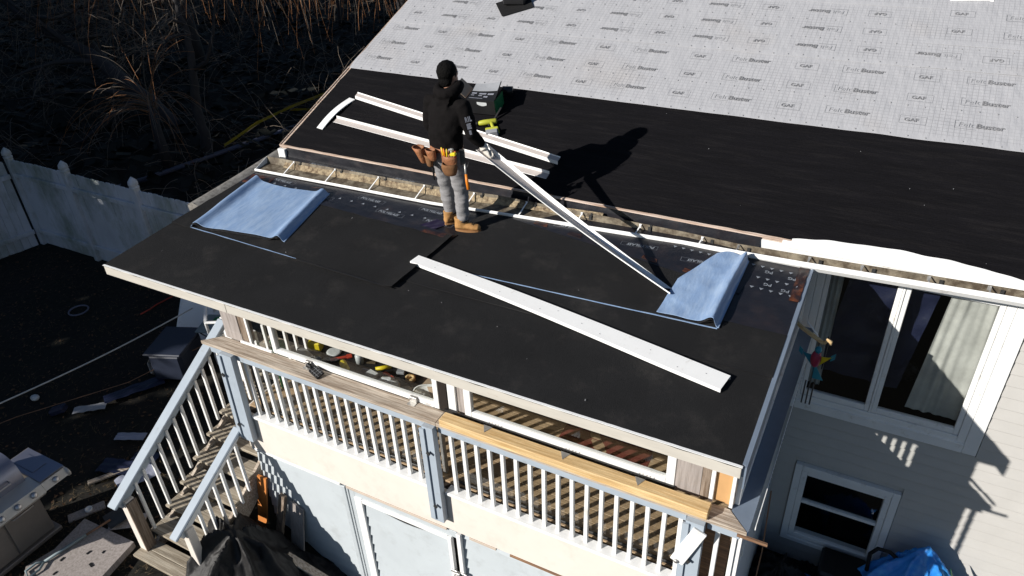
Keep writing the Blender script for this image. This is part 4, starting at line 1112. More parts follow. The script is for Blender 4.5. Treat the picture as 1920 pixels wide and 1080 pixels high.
# wide white strip on the porch roof
N_ = 40
A = pr(-3.535, 1.275, 0.0); B = pr(-0.305, 0.725, 0.0)
path = []; wd = []; up = []
for i in range(N_+1):
    t = i/N_; p = lerp(A, B, t) + Vector((0,0,0.045+0.006*math.sin(t*5))) + Vector((0.0, 0.02*math.sin(math.pi*t), 0))
    w0 = 0.060+0.028*min(1, t*1.2)
    path.append(p); wd.append(Vector((0.17, 0.985, 0.06)).normalized()*w0/0.085); up.append(Vector((0,0,1)))
mb = strip_profile(path, wd, up, [(-0.085,-0.028),(-0.085,0),(0.085,0),(0.085,-0.035)], None)
t1 = solid(solo('metal_trim', mb, M['white_metal'], 'wide white metal trim strip lying across the black porch roof', 'metal trim', 'white metal trim pieces'), 0.004)
nh = MB()
for t, s in ((0.09,-0.4),(0.2,0.3),(0.33,-0.3),(0.47,-0.5),(0.52,0.4),(0.6,-0.1),(0.66,-0.6),(0.8,0.2),(0.88,-0.7),(0.95,0.1)):
    p = lerp(A, B, t)+Vector((0,0.02*math.sin(math.pi*t)+s*0.07,0.0505+0.006*math.sin(t*5)+s*0.004))
    nh.loft([(p,(0.0035,0,0),(0,0.003,0)),(p+Vector((0,0,0.002)),(0.003,0,0),(0,0.0025,0))], 6, smooth=False)
o = part('nail_holes', nh, M['dark_metal'], None); 
o.parent = t1; 
for v in o.data.vertices: v.co -= t1.location
ORG[o] = ORG[t1]; o['kind'] = 'stuff'

UPR = Vector((0,-SP,CP))
def roof_strip(u0, v0, u1, v1, prof, mi, lab, bow=0.0, arch=0.0, mats_=None):
    path = []; wd = []; up = []
    a = mr_(u0, v0, 0); b = mr_(u1, v1, 0); d = (b-a).normalized(); w_ = UPR.cross(d).normalized()
    if w_.z < 0 and abs(d.x) > 0.5: w_ = -w_
    for i in range(21):
        t = i/20
        p = lerp(a, b, t) + w_*bow*math.sin(math.pi*t) + UPR*(0.008+arch*math.sin(math.pi*t))
        path.append(p); wd.append(w_); up.append(UPR)
    return solid(solo('metal_trim', strip_profile(path, wd, up, prof, None, mi), mats_ or [M['white_metal'], M['mauve_shade']], lab, 'metal trim', 'white metal trim pieces'), 0.003)
# upper strip: bright lower leg leaning up, greyer leg behind
roof_strip(-6.06, 1.08, -2.84, 0.50, [(-0.034,0.004),(-0.022,0.044),(0.030,0.052),(0.040,0.062)], [0,1,0], 'upper long white trim strip on the black roof, behind the worker')
roof_strip(-6.10, 0.60, -2.88, 0.27, [(-0.050,0.010),(-0.042,0.002),(0.030,0.010),(0.040,0.040)], [0,1,0], 'long trim channel with its inside coloured mauve grey as if weakly lit, beside the worker')
roof_strip(-6.22, 0.39, -6.12, 1.04, [(-0.052,0.0),(-0.050,0.006),(0.050,0.006),(0.052,0.0)], [0,0,0], 'short bent white trim piece lying at the left end of the roof', bow=0.012, arch=0.028)

# ------------------------------------------------------------------ the worker
FWD = Vector((0.15, 0.989, 0)); RGT = Vector((0.989, -0.15, 0)); UP = Vector((0,0,1))
person = thing('person', 'worker in black hoodie, grey trousers and tan boots holding a white trim strip', 'person', pr(-3.48, 1.97, 0.012))
def ring(c, rx, ry, tilt=0.0, fx=RGT, fy=FWD):
    return (Vector(c), fx*rx, (fy*math.cos(tilt)+UP*math.sin(tilt))*ry)
def foldn(sc, amp, st=(1,1,1)):
    return lambda p: amp*noise.noise(Vector((p.x*sc*st[0], p.y*sc*st[1], p.z*sc*st[2]))) + 0.4*amp*noise.noise(Vector((p.x*sc*2.3*st[0], p.y*sc*2.3*st[1], p.z*sc*2.3*st[2]+7)))
def limb(mb, pts, rad, n=14):
    mb.tube(pts, rad, n)
HS = Vector((-3.115, 2.09, 1.005))        # holding hand
S_R = Vector((-3.245, 1.955, 1.485)); E_R = Vector((-3.185, 1.95, 1.225)); W_R = Vector((-3.12, 2.05, 1.075))
S_L = Vector((-3.665, 2.015, 1.480)); E_L = Vector((-3.725, 2.03, 1.215)); W_L = Vector((-3.64, 2.25, 1.17))
def torso(k=0.0, z0=1.05):
    return [ring((-3.50,1.975,z0),0.170+k,0.122+k), ring((-3.50,1.972,1.12),0.178+k,0.128+k), ring((-3.485,1.965,1.22),0.178+k,0.125+k),
            ring((-3.470,1.965,1.33),0.190+k,0.122+k), ring((-3.458,1.972,1.42),0.200+k,0.118+k), ring((-3.450,1.982,1.49),0.196+k,0.100+k),
            ring((-3.442,1.992,1.535),0.150+k,0.080+k), ring((-3.432,2.0,1.57),0.085+k,0.070+k), ring((-3.425,2.005,1.62),0.062+k,0.062+k)]
# body: continuous figure
HC = Vector((-3.438, 2.03, 1.755)); HF = Vector((0.36,0.933,0.0)).normalized(); HR = Vector((HF.y,-HF.x,0))
bd = MB()
bd.loft(torso(-0.022, 0.93)[0:9], 20)
bd.loft([ring((-3.50,1.975,0.95),0.15,0.105), ring((-3.50,1.975,1.06),0.155,0.11)], 16)
bd.tube([(-3.43,2.0,1.56),(-3.43,2.012,1.64),(-3.432,2.02,1.70)], [0.066,0.060,0.058], 14)
# skull, jaw, nose, ears
bd.ell(HC+HF*(-0.008)+Vector((0,0,0.018)), (0.076,0.094,0.098), 18, 12, ax=(HR, HF, UP))
bd.ell(HC+HF*0.030+Vector((0,0,-0.055)), (0.058,0.066,0.062), 16, 10, ax=(HR, HF, UP))
bd.tube([HC+HF*0.088+Vector((0,0,0.012)), HC+HF*0.104+Vector((0,0,-0.016)), HC+HF*0.088+Vector((0,0,-0.030))], [0.010,0.014,0.012], 8)
bd.tube([HC+HF*0.084+HR*0.022+Vector((0,0,-0.055)), HC+HF*0.092+Vector((0,0,-0.055)), HC+HF*0.084-HR*0.022+Vector((0,0,-0.055))], [0.008,0.010,0.008], 8)
for s in (-1, 1):
    bd.ell(HC+HR*(0.079*s)+HF*(-0.006)+Vector((0,0,-0.008)), (0.010,0.020,0.032), 10, 8, ax=(HR, HF, UP))
    bd.tube([HC+HF*0.078+HR*(0.018*s)+Vector((0,0,0.032)), HC+HF*0.066+HR*(0.050*s)+Vector((0,0,0.034))], [0.010,0.009], 8)
for Sx, Ex, Wx in ((S_R,E_R,W_R),(S_L,E_L,W_L)):
    limb(bd, [lerp(Sx,(-3.455,1.985,1.49),0.3), Sx, lerp(Sx,Ex,0.5), Ex, lerp(Ex,Wx,0.4), Wx], [0.055,0.058,0.048,0.040,0.038,0.028], 12)
FL = pr(-3.575, 2.06, 0.012); FR = pr(-3.375, 1.965, 0.012)
KL = Vector((-3.600,2.055,0.56)); KR = Vector((-3.385,2.000,0.57)); HL = Vector((-3.590,1.985,0.95)); HRp = Vector((-3.410,1.965,0.95))
for hp, kn, ft in ((HL,KL,FL),(HRp,KR,FR)):
    limb(bd, [hp, lerp(hp,kn,0.5), kn, lerp(kn,ft,0.35), lerp(kn,ft,0.8), ft+Vector((0,0,0.05))], [0.088,0.075,0.056,0.056,0.040,0.038], 14)
part('body', remesh(bd, 'body', 0.011, 5, ORG[person]), M['skin'], person)
for s in (-1, 1):
    e = MB(); e.ell(HC+HF*0.079+HR*(0.031*s)+Vector((0,0,0.016)), (0.012,0.008,0.008), 8, 6, ax=(HR, HF, UP)); part('eye', e, M['white'], person)
# short black hair
hr = MB()
hr.ell(HC+HF*(-0.022)+Vector((0,0,0.036)), (0.093,0.103,0.102), 20, 14, ax=(HR, HF, UP))
hr.ell(HC+HF*(-0.048)+Vector((0,0,-0.045)), (0.078,0.060,0.072), 16, 10, ax=(HR, HF, UP))
part('hair', remesh(hr, 'hair', 0.009, 3, ORG[person], lambda p: 0.004*noise.noise(p*60)+0.004*noise.noise(p*25)), M['hair'], person)
# hoodie
hd = MB(); hd.loft(torso(0.012)[:-1], 24)
hd.loft([ring((-3.50,1.975,1.035),0.172,0.126), ring((-3.50,1.975,1.085),0.182,0.136)], 24)
for Sx, Ex, Wx, k in ((S_R,E_R,W_R,0),(S_L,E_L,W_L,1)):
    limb(hd, [lerp(Sx,(-3.455,1.985,1.49),0.45), lerp(Sx,(-3.455,1.985,1.49),0.06), lerp(Sx,Ex,0.35), lerp(Sx,Ex,0.75), Ex, lerp(Ex,Wx,0.45), lerp(Ex,Wx,0.84)],
         [0.080,0.080,0.073,0.067,0.064,0.056,0.042], 16)
# hood lying on the shoulders and a soft roll round the neck
hood = []
for k in range(13):
    a = RAD(-160+320*k/12)
    c = Vector((-3.430, 1.990, 1.625)) + RGT*0.100*math.sin(a) - FWD*0.098*math.cos(a)
    c.z += 0.010 - 0.030*math.cos(a)
    hood.append(c)
hd.tube(hood, [0.03]+[0.056]*11+[0.03], 12)
hd.loft([(Vector((-3.435,1.905,1.60)), RGT*0.10, UP*0.035), (Vector((-3.440,1.875,1.55)), RGT*0.098, UP*0.055), (Vector((-3.445,1.862,1.49)), RGT*0.066, UP*0.05), (Vector((-3.447,1.87,1.445)), RGT*0.022, UP*0.02)], 16)
def hood_folds(p):
    d = 0.008*noise.noise(Vector((p.x*7+p.z*5, p.y*7, p.z*10-p.x*6))) + 0.005*noise.noise(Vector((p.x*16, p.y*16, p.z*20)))
    return d + 0.006*math.sin((p.z*1.0+p.x*1.6)*34)*max(0, 1-abs(p.z-1.16)*7)
hoodie = part('hoodie', remesh(hd, 'hoodie', 0.0095, 5, ORG[person], hood_folds), M['hoodie'], person)
# sleeve print (small block letters down the right upper sleeve)
pl = MB()
ax_d = (E_R-S_R).normalized(); out = Vector((0.62,-0.78,0)).normalized()
sp_ = MB()
me = text_mesh('sleeve_print', [('R1L', 0.07, -0.055, 0.06, 0, 0.004, 0), ('IIE', 0.075, -0.05, -0.015, 0, 0.005, 0), ('III', 0.055, -0.035, -0.075, 0, 0.004, 0)], [M['print_white']])
o = bpy.data.objects.new('sleeve_print', me); COL.objects.link(o); o.parent = hoodie
zz = out; yy = (-ax_d - zz*(-ax_d).dot(zz)).normalized(); xx = yy.cross(zz)
rm4 = Matrix((xx, yy, zz)).transposed().to_4x4() @ Matrix.Diagonal((0.55,0.95,1,1))
o.matrix_local = Matrix.Translation(lerp(S_R, E_R, 0.62)+out*0.087-ORG[person]) @ rm4
ORG[o] = ORG[person]
# trousers
tr = MB()
tr.loft([ring((-3.50,1.975,1.08),0.158,0.115), ring((-3.50,1.975,1.0),0.168,0.122), ring((-3.50,1.977,0.92),0.172,0.124), ring((-3.50,1.98,0.86),0.15,0.10)], 22)
for hp, kn, ft, s in ((HL,KL,FL,-1),(HRp,KR,FR,1)):
    limb(tr, [hp+Vector((0,0,0.02)), lerp(hp,kn,0.3), lerp(hp,kn,0.7), kn, lerp(kn,ft,0.25), lerp(kn,ft,0.5), lerp(kn,ft,0.69), lerp(kn,ft,0.715)],
         [0.094,0.093,0.083,0.077,0.076,0.068,0.064,0.056], 18)
def trf(p):
    return 0.009*noise.noise(Vector((p.x*9+p.z*4, p.y*9, p.z*20)))+0.0045*noise.noise(Vector((p.x*14, p.y*14-p.z*8, p.z*46))) 
part('trousers', remesh(tr, 'trousers', 0.009, 3, ORG[person], trf), M['trousers'], person)
for kn, ft in ((KL,FL),(KR,FR)):
    b = MB(); c0 = lerp(kn, ft, 0.70); c1 = ft+Vector((0,0,0.115))
    rings_ = []
    for i in range(9):
        t = i/8; r = 0.052+0.003*(i % 2); rings_.append((lerp(c0,c1,t), RGT*r, FWD*r))
    b.loft(rings_, 16); part('sock', b, M['sock'], person)
def boot(ft, d):
    d = Vector((d[0], d[1], 0)).normalized(); s = Vector((d.y, -d.x, 0)); b = MB()
    R = lambda f, z, w_, h: (ft+d*f+Vector((0,0,z)), s*w_, UP*h)
    b.loft([R(-0.085,0.055,0.026,0.030), R(-0.07,0.062,0.038,0.042), R(-0.02,0.066,0.043,0.046), R(0.05,0.060,0.046,0.040), R(0.11,0.052,0.050,0.032), R(0.16,0.046,0.044,0.026), R(0.185,0.040,0.022,0.014)], 16)
    b.loft([(ft+d*-0.02+Vector((0,0,0.05)), d*0.075, s*0.044), (ft+d*-0.022+Vector((0,0,0.12)), d*0.066, s*0.052), (ft+d*-0.024+Vector((0,0,0.155)), d*0.068, s*0.055)], 16)
    bt = part('boot', remesh(b, 'boot', 0.006, 3, ORG[person], lambda p: 0.003*noise.noise(p*28)), M['boot'], person)
    so = MB(); pts = []
    for k in range(20):
        a = 2*math.pi*k/20; f = 0.05+0.140*math.cos(a); w_ = 0.047*math.sin(a)*(1.0+0.18*math.cos(a))
        pts.append(ft+d*f+s*w_+Vector((0,0,0.0)))
    so.prism(pts, (0,0,0.022)); part('sole', so, M['sole'], bt)
    lc = MB()
    for k in range(5):
        c = ft+d*(0.045+0.018*k)+Vector((0,0,0.128-0.013*k)); lc.tube([c-s*0.024, c+UP*0.006, c+s*0.024], 0.0035, 5)
    part('lace', lc, M['sock'], bt)
boot(FL+Vector((0,0,0)), (0.50,0.87)); boot(FR, (0.955,0.295))
# gloves: palm, four fingers and a thumb closed round the strip
STR_D = (pr(-1.05,1.70,0.03)-HS).normalized()
def glove(wr, hand_c, along, palm_n, curl_to, grip_r):
    """fingers wrap a bar of direction 'along' held at curl_to"""
    g = MB()
    f = (hand_c-wr).normalized(); 
    g.tube([wr-f*0.02, lerp(wr,hand_c,0.35), hand_c], [0.031,0.035,0.036], 12)
    sidev = along.normalized()
    g.loft([(hand_c-f*0.03, sidev*0.040, palm_n*0.017), (hand_c+f*0.012, sidev*0.045, palm_n*0.018), (hand_c+f*0.035, sidev*0.041, palm_n*0.014)], 14)
    ln = (0.040,0.046,0.043,0.034)
    for k in range(4):
        base = hand_c+f*0.034+sidev*(0.031-0.0207*k); l_ = ln[k]
        p1 = base+f*l_*0.7+palm_n*0.006; p2 = p1+f*l_*0.15+palm_n*l_*0.75; p3 = p2-f*l_*0.6+palm_n*0.010
        g.tube([base-f*0.02, base, p1, p2, p3], [0.011,0.0105,0.010,0.0095,0.008], 10)
    tb = hand_c-f*0.015+sidev*0.038
    g.tube([tb-f*0.01, tb+sidev*0.018+palm_n*0.012, tb+sidev*0.020+f*0.03+palm_n*0.035, tb+sidev*0.008+f*0.046+palm_n*0.042], [0.013,0.0125,0.011,0.009], 10)
    for p in g.v: p[:] = hand_c+(p-hand_c)*1.18
    return remesh(g, 'glove', 0.0046, 2, ORG[person])
hf = (HS-W_R).normalized()
pn = hf.cross(STR_D).normalized()
if pn.y < 0: pn = -pn
gl_c = HS+Vector((0.012,-0.045,0.040))
part('glove', glove(W_R, gl_c, -STR_D, pn, HS, 0.02), M['glove'], person)
part('glove', glove(W_L, W_L+Vector((0.03,0.075,-0.005)), Vector((0.3,-0.1,0.95)), Vector((0.95,-0.3,0)).normalized(), None, 0.02), M['glove'], person)
b = MB(); b.bar(lerp(E_R,W_R,0.86), lerp(E_R,W_R,0.98), 0.092, 0.092, bev=0.03)
# belt and pouches
bl_ = MB(); n = 32; vs = []; 
for i in range(n):
    a = 2*math.pi*i/n
    for rr_, z in ((0.0,1.035),(0.0,1.075),(0.006,1.075),(0.006,1.035)):
        c = Vector((-3.50,1.975,z)) + RGT*(0.180+rr_)*math.cos(a) + FWD*(0.133+rr_)*math.sin(a) + Vector((0,0,0.01*math.sin(a)))
        vs.append(c)
fs = []
for i in range(n):
    j = (i+1) % n
    for k in range(4):
        k2 = (k+1) % 4; fs.append((i*4+k, i*4+k2, j*4+k2, j*4+k))
bl_.add(vs, fs, 0, True)
belt = part('tool_belt', bl_, M['leather'], person)
def pouch(c, wid, dep, hgt, out_, name='pouch', m='leather', flare=1.35, tilt=0.1):
    """open-topped bag; c = top centre at the belt, out_ = outward normal"""
    o_ = Vector(out_).normalized(); s_ = UP.cross(o_).normalized(); b = MB(); c = Vector(c)
    rr_ = []
    for t, kx, ky in ((1.0,0.55,0.45),(0.94,0.72,0.75),(0.6,0.92,0.95),(0.25,1.0,1.05),(0.0,flare*0.82,flare)):
        rr_.append((c-UP*hgt*t+o_*(dep*0.5+tilt*(1-t)*dep), s_*wid*0.5*kx, o_*dep*0.5*ky))
    inn = [(p[0]+UP*(0.004 if i else 0.012), p[1]*0.88, p[2]*0.84) for i, p in enumerate(rr_)]
    b.loft(rr_, 18, caps=False); n0 = len(b.v)
    b.loft(inn[::-1], 18, caps=False)
    # rim + bottoms
    k = 18
    top_o = 4*k; top_i = n0
    for i in range(k):
        j = (i+1) % k; b.f.append([top_o+i, top_o+j, top_i+j, top_i+i]); b.m.append(0); b.s.append(True)
    b.f.append(list(range(k))); b.m.append(0); b.s.append(False)
    b.f.append([n0+4*k+i for i in range(k)]); b.m.append(0); b.s.append(False)
    for v in b.v: v += o_*0.004*noise.noise(v*20)+UP*0.004*noise.noise(v*17)
    return part(name, b, M[m], belt)
pouch((-3.665,1.885,1.06), 0.135, 0.095, 0.17, (-0.75,-0.66,0), tilt=0.5, flare=1.3)
pouch((-3.555,1.845,1.07), 0.12, 0.075, 0.12, (-0.25,-0.97,0), tilt=0.3, flare=1.2)
pouch((-3.605,1.865,0.99), 0.10, 0.07, 0.12, (-0.5,-0.86,0), m='suede')
pouch((-3.37,1.845,1.03), 0.155, 0.075, 0.13, (0.22,-0.97,0), flare=1.1)
pouch((-3.365,1.83,0.965), 0.165, 0.105, 0.125, (0.22,-0.97,0), m='suede', flare=1.1)
b = MB(); b.bar((-3.46,1.825,1.085), (-3.455,1.83,0.94), 0.03, 0.008, up=(0,1,0), bev=0.002); part('strap', b, M['leather'], belt)
b = MB(); b.bar((-3.265,1.885,1.085), (-3.255,1.87,0.93), 0.05, 0.012, up=(0.5,-0.8,0), bev=0.003); part('strap', b, M['dark_metal'], belt)
b = MB(); b.tube([(-3.60,1.86,0.98),(-3.605,1.85,0.86),(-3.60,1.85,0.72)], [0.010,0.012,0.008], 6); part('strap', b, M['black_plastic'], belt)
tl = [((-3.42,1.80,0.98),(-3.435,1.785,1.115),0.008,'yellow'),((-3.40,1.79,0.98),(-3.405,1.775,1.11),0.009,'orange'),((-3.385,1.795,0.98),(-3.38,1.79,1.105),0.007,'yellow'),
      ((-3.435,1.81,0.98),(-3.45,1.80,1.10),0.007,'red'),((-3.335,1.80,0.98),(-3.325,1.79,1.12),0.011,'galv'),((-3.30,1.81,0.98),(-3.29,1.80,1.095),0.009,'red')]
for a, c, r, m in tl:
    b = MB(); b.tube([a, lerp(a,c,0.6), c], [r,r*1.1,r*0.8], 8); part('hand_tool', b, M[m], belt)
b = MB(); b.bar((-3.355,1.79,1.10),(-3.30,1.785,1.115),0.028,0.02,bev=0.006); part('hammer_head', b, M['galv'], belt)
b = MB(); b.bar((-3.33,1.775,1.06),(-3.27,1.78,1.075),0.04,0.03,bev=0.006); part('tape_measure', b, M['yellow'], belt)
hm = MB(); hm.tube([(-3.215,1.84,0.955),(-3.212,1.835,0.88),(-3.205,1.83,0.85)], [0.009,0.010,0.011], 8); hmm = part('hammer_neck', hm, M['galv'], belt)
hm = MB(); hm.tube([(-3.206,1.832,0.855),(-3.195,1.822,0.78),(-3.178,1.812,0.705)], [0.013,0.016,0.017], 10); part('hammer_grip', hm, M['orange'], belt)
b = MB(); b.tube([(-3.25,1.86,0.95),(-3.225,1.845,0.915),(-3.19,1.845,0.93),(-3.19,1.87,0.97)], 0.004, 6); part('hammer_loop', b, M['dark_metal'], belt)

# ------------------------------------------------------------------ strip in the worker's hand
G = pr(-1.045, 1.70, 0.012)
path = []; wd = []; up = []
d = (G-HS).normalized()
n0 = Vector((0.41,0.0,0.91)); n0 = (n0-d*n0.dot(d)).normalized(); y0 = n0.cross(d).normalized()
if y0.y < 0: y0 = -y0
T0 = HS - d*0.07
for i in range(31):
    t = i/30; p = lerp(T0, G, t)+Vector((0,0,-0.035*math.sin(math.pi*t)))
    a = RAD(-6+38*t); n_ = n0*math.cos(a)+y0*math.sin(a); w_ = y0*math.cos(a)-n0*math.sin(a)
    path.append(p); wd.append(w_); up.append(n_)
mb = strip_profile(path, wd, up, [(-0.078,0.010),(-0.072,0.0),(0.050,0.0),(0.058,0.040)], None, [1,0,1])  # web coloured mauve grey as weakly lit, lips white
held = solid(solo('metal_trim', mb, [M['mauve_shade'], M['white_metal']], 'long white trim strip held upright on the roof by the worker', 'metal trim', 'white metal trim pieces'), 0.003)

# ------------------------------------------------------------------ box of nails and other things on the roof
def local(o, x_ax, n_):
    x_ax = Vector(x_ax).normalized(); n_ = Vector(n_).normalized(); y_ax = n_.cross(x_ax).normalized()
    return lambda a, b, c: Vector(o)+x_ax*a+y_ax*b+n_*c
bx = thing('cardboard_box', 'open green and black printed cardboard box standing on the black roof', 'box', mr_(-4.14,1.22,0.008))
bo = mr_(-4.14, 1.22, 0.008); bxa = Vector((1.0,0.10,0)); P = local(bo, bxa, Vector((0,-0.20,1)))
def bquad(mb, a, b, c, d, t, mi=0):
    n_ = (Vector(b)-Vector(a)).cross(Vector(d)-Vector(a)).normalized()*t
    mb.prism([a,b,c,d], n_, mi)
hw, hd_, hh = 0.18, 0.13, 0.19
b = MB(); bquad(b, P(-hw,-hd_,0),P(hw,-hd_,0),P(hw,-hd_,hh),P(-hw,-hd_,hh),0.005); part('front_side', b, M['black_plastic'], bx)
b = MB(); bquad(b, P(hw,-hd_,0),P(hw,hd_,0),P(hw,hd_,hh),P(hw,-hd_,hh),0.005); part('end_side', b, M['green'], bx)
b = MB(); bquad(b, P(-hw,-hd_,0),P(-hw,hd_,0),P(-hw,hd_,hh),P(-hw,-hd_,hh),0.005); bquad(b, P(-hw,hd_,0),P(hw,hd_,0),P(hw,hd_,hh),P(-hw,hd_,hh),0.005); bquad(b, P(-hw,-hd_,0.003),P(hw,-hd_,0.003),P(hw,hd_,0.003),P(-hw,hd_,0.003),0.005); part('back_sides', b, M['card'], bx)
b = MB(); bquad(b, P(-hw,-hd_-0.003,hh-0.035),P(hw,-hd_-0.003,hh-0.035),P(hw,-hd_-0.003,hh),P(-hw,-hd_-0.003,hh),-0.003); part('green_band', b, M['green'], bx)
lid = MB()
def lidf(u, v): 
    h = hh+0.004+0.045*v**2+0.06*v*u*u
    return P(-hw-0.0+2*hw*u, -hd_-0.006+0.30*v, h)
lid.grid(lidf, 14, 10, thick=0.004); lp = part('lid_flap', lid, M['black_plastic'], bx)
ps = MB(); ps.grid(lambda u, v: lidf(0.03+0.94*u, 0.55+0.43*v)+Vector((0,-0.002,0.006)), 12, 4, thick=0.001); part('flap_picture', ps, M['grey_plastic'], lp)
pt = MB()
for u0, u1, v0, v1 in ((0.06,0.24,0.38,0.46),(0.34,0.60,0.36,0.44),(0.66,0.88,0.34,0.42),(0.06,0.18,0.27,0.31),(0.34,0.48,0.25,0.30),(0.06,0.55,0.08,0.11),(0.55,0.70,0.17,0.26)):
    pt.grid(lambda u, v: lidf(u0+(u1-u0)*u, v0+(v1-v0)*v)+Vector((0,-0.002,0.005)), 2, 1, thick=0.001)
part('flap_print', pt, M['print_white'], lp, kind='stuff')
b = MB(); b.grid(lambda u, v: P(-0.05+0.13*u, -hd_-0.010, 0.165-0.05*v*(0.6+0.4*math.sin(3*u))), 6, 3, thick=0.003, tdir=(0,-1,0)); part('white_label', b, M['cloudy'], bx)
fl = MB(); fl.grid(lambda u, v: P(-hw-0.03-0.13*v, -hd_+0.02+0.24*u, hh+0.13*v), 4, 4, thick=0.004); part('side_flap', fl, M['card'], bx, label='plain brown cardboard side flap')
fl = MB(); fl.grid(lambda u, v: P(hw+0.004+0.03*v, -hd_+0.02+0.24*u, hh+0.07*v), 4, 3, thick=0.004); part('side_flap', fl, M['black_plastic'], bx)
rl = MB(); p0 = mr_(-3.97,1.50,0.055); rl.tube([p0+Vector((-0.06,-0.02,0.03)), p0+Vector((0.06,0.02,0.03))], 0.055, 16); rl.tube([p0+Vector((-0.065,-0.022,0.03)), p0+Vector((-0.061,-0.02,0.03))], 0.045, 16)
solo('black_roll', rl, M['black_plastic'], 'small black roll lying behind the printed cardboard box', 'roll')
# drill
dr = thing('cordless_drill', 'lime green cordless drill lying on its side beside the cardboard box', 'drill', mr_(-4.02,0.83,0.008))
D0 = local(mr_(-3.99,0.93,0.05), Vector((-0.90,-0.42,-0.12)), Vector((0,-0.34,0.94)))
D = lambda a, b, c: D0(a*1.3, b*1.3, c*1.3)
def Dt(mb, pts, r, n=10): mb.tube([D(*p) for p in pts], r, n)
b = MB(); Dt(b, [(-0.10,0,0.0),(-0.09,0,0),(0.02,0,0),(0.06,0,0),(0.075,0,0)], [0.022,0.034,0.035,0.030,0.020], 12); part('motor_housing', b, M['lime'], dr)
b = MB(); Dt(b, [(0.075,0,0),(0.10,0,0),(0.125,0,0)], [0.022,0.021,0.012]); Dt(b, [(0.12,0,0),(0.17,0,0)], 0.005, 6); part('chuck', b, M['dark_metal'], dr)
b = MB(); Dt(b, [(-0.05,0.02,0),(-0.06,0.07,0),(-0.075,0.12,0)], [0.024,0.021,0.023]); part('handle', b, M['lime'], dr)
b = MB(); Dt(b, [(-0.02,0.035,0),(-0.03,0.055,0)], [0.010,0.008]); part('trigger', b, M['black_plastic'], dr)
b = MB(); c = D(-0.06,0.135,0.0); e1 = (D(1,0,0)-D(0,0,0)); e2 = (D(0,1,0)-D(0,0,0)); e3 = (D(0,0,1)-D(0,0,0))
b.obox(c, (e1,e2,e3), (0.060,0.014,0.036), 0.006); part('battery_foot', b, M['lime'], dr)
b = MB(); b.obox(D(-0.058,0.172,0), (e1,e2,e3), (0.055,0.024,0.034), 0.006); part('battery', b, M['grey_plastic'], dr)
cb = MB(); cb.bar(mr_(-3.94,1.03,0.02), mr_(-3.89,1.17,0.10), 0.03, 0.012, bev=0.003); solo('utility_knife', cb, M['black_plastic'], 'dark slim knife leaning against the cardboard box corner', 'knife')
# nailer on a shingle offcut at the top of the felt
sg = MB(); sg.add([mr_(-5.10,3.42,0.030), mr_(-4.85,3.12,0.030), mr_(-4.48,3.40,0.030), mr_(-4.72,3.74,0.030)], [(0,1,2,3)])
so = solo('shingle_offcut', sg, M['granule'], 'small dark shingle square under the black tool on the grey felt', 'shingle'); solid(so, 0.006)
nl = thing('tool_case', 'black tool case with yellow label standing on a shingle square', 'tool case', mr_(-4.80,3.46,0.034))
P = local(mr_(-4.80,3.46,0.034), Vector((1,0.25,0)), Vector((0,-0.2,1)))
def pb(mb, a, h, bev): 
    x_ = (P(1,0,0)-P(0,0,0)); y_ = (P(0,1,0)-P(0,0,0)); z_ = (P(0,0,1)-P(0,0,0)); mb.obox(P(*a), (x_,y_,z_), h, bev)
b = MB(); pb(b, (0,0,0.06), (0.16,0.09,0.06), 0.02); pb(b, (0.12,0.0,0.10), (0.05,0.06,0.05), 0.02); part('case', b, M['black_plastic'], nl)
b = MB(); pb(b, (-0.05,-0.02,0.122), (0.05,0.05,0.002), 0); part('label_plate', b, M['yellow'], nl)
b = MB(); pb(b, (-0.03,0.03,0.126), (0.04,0.02,0.002), 0); part('label_plate', b, M['cloudy'], nl)
b = MB(); b.tube([P(-0.12,0.02,0.11),P(-0.10,0.02,0.16),P(0.10,0.02,0.17),P(0.13,0.02,0.11)], 0.012, 8); part('carry_handle', b, M['black_plastic'], nl)
# white board at the top right of the felt
b = MB(); a = mr_(0.64,4.20,0.035); c = mr_(1.06,4.25,0.035); b.bar(a, c, 0.12, 0.02, up=UPR, bev=0.004); b.grid(lambda u,v: mr_(1.05+0.04*u, 4.19+0.12*v, 0.03+0.0*u), 2,2, thick=0.02, mi=0)
solo('trim_offcut', b, M['white_metal'], 'short white offcut lying high on the felt at the right', 'offcut')

# ------------------------------------------------------------------ lumber and solar lamp on the rail
lm = thing('lumber_board', 'fresh yellow lumber board laid along the right porch rail', 'lumber', (-1.37,0.11,-0.70))
b = MB(); b.box(-2.555, -0.185, 0.052, 0.170, -0.700, -0.622, 0.006); part('board', b, M['fresh'], lm)
for x in (-2.15,-1.42,-0.78):
    b = MB(); b.bar((x,0.165,-0.6185),(x+0.05,0.095,-0.6195),0.05,0.003,bev=0.001)
    pts = [(x-0.015,0.168,-0.6205),(x+0.07,0.168,-0.6205),(x+0.035,0.085,-0.6205)]
    b = MB(); b.prism(pts, (0,0,0.003)); part('metal_tie', b, M['galv'], lm)
    for k in range(5):
        b = MB(); q = (x-0.05+0.03*k, 0.175+0.004*(k%2), -0.615); b.tube([q, (q[0]+0.004,q[1]-0.006,q[2]+0.014)], 0.003, 5); part('nail', b, M['dark_metal'], lm)
sl = thing('solar_lamp', 'black solar lamp tipped over on the weathered porch rail cap', 'solar lamp', (-4.07,0.18,-0.70))
P = local((-4.06,0.175,-0.685), (0.93,-0.35,0), (0.15,-0.35,0.92)); e1 = P(1,0,0)-P(0,0,0); e2 = P(0,1,0)-P(0,0,0); e3 = P(0,0,1)-P(0,0,0)
b = MB(); b.obox(P(0.03,0,0.008),(e1,e2,e3),(0.085,0.045,0.010),0.004); pn_ = part('panel', b, M['black_plastic'], sl)
b = MB()
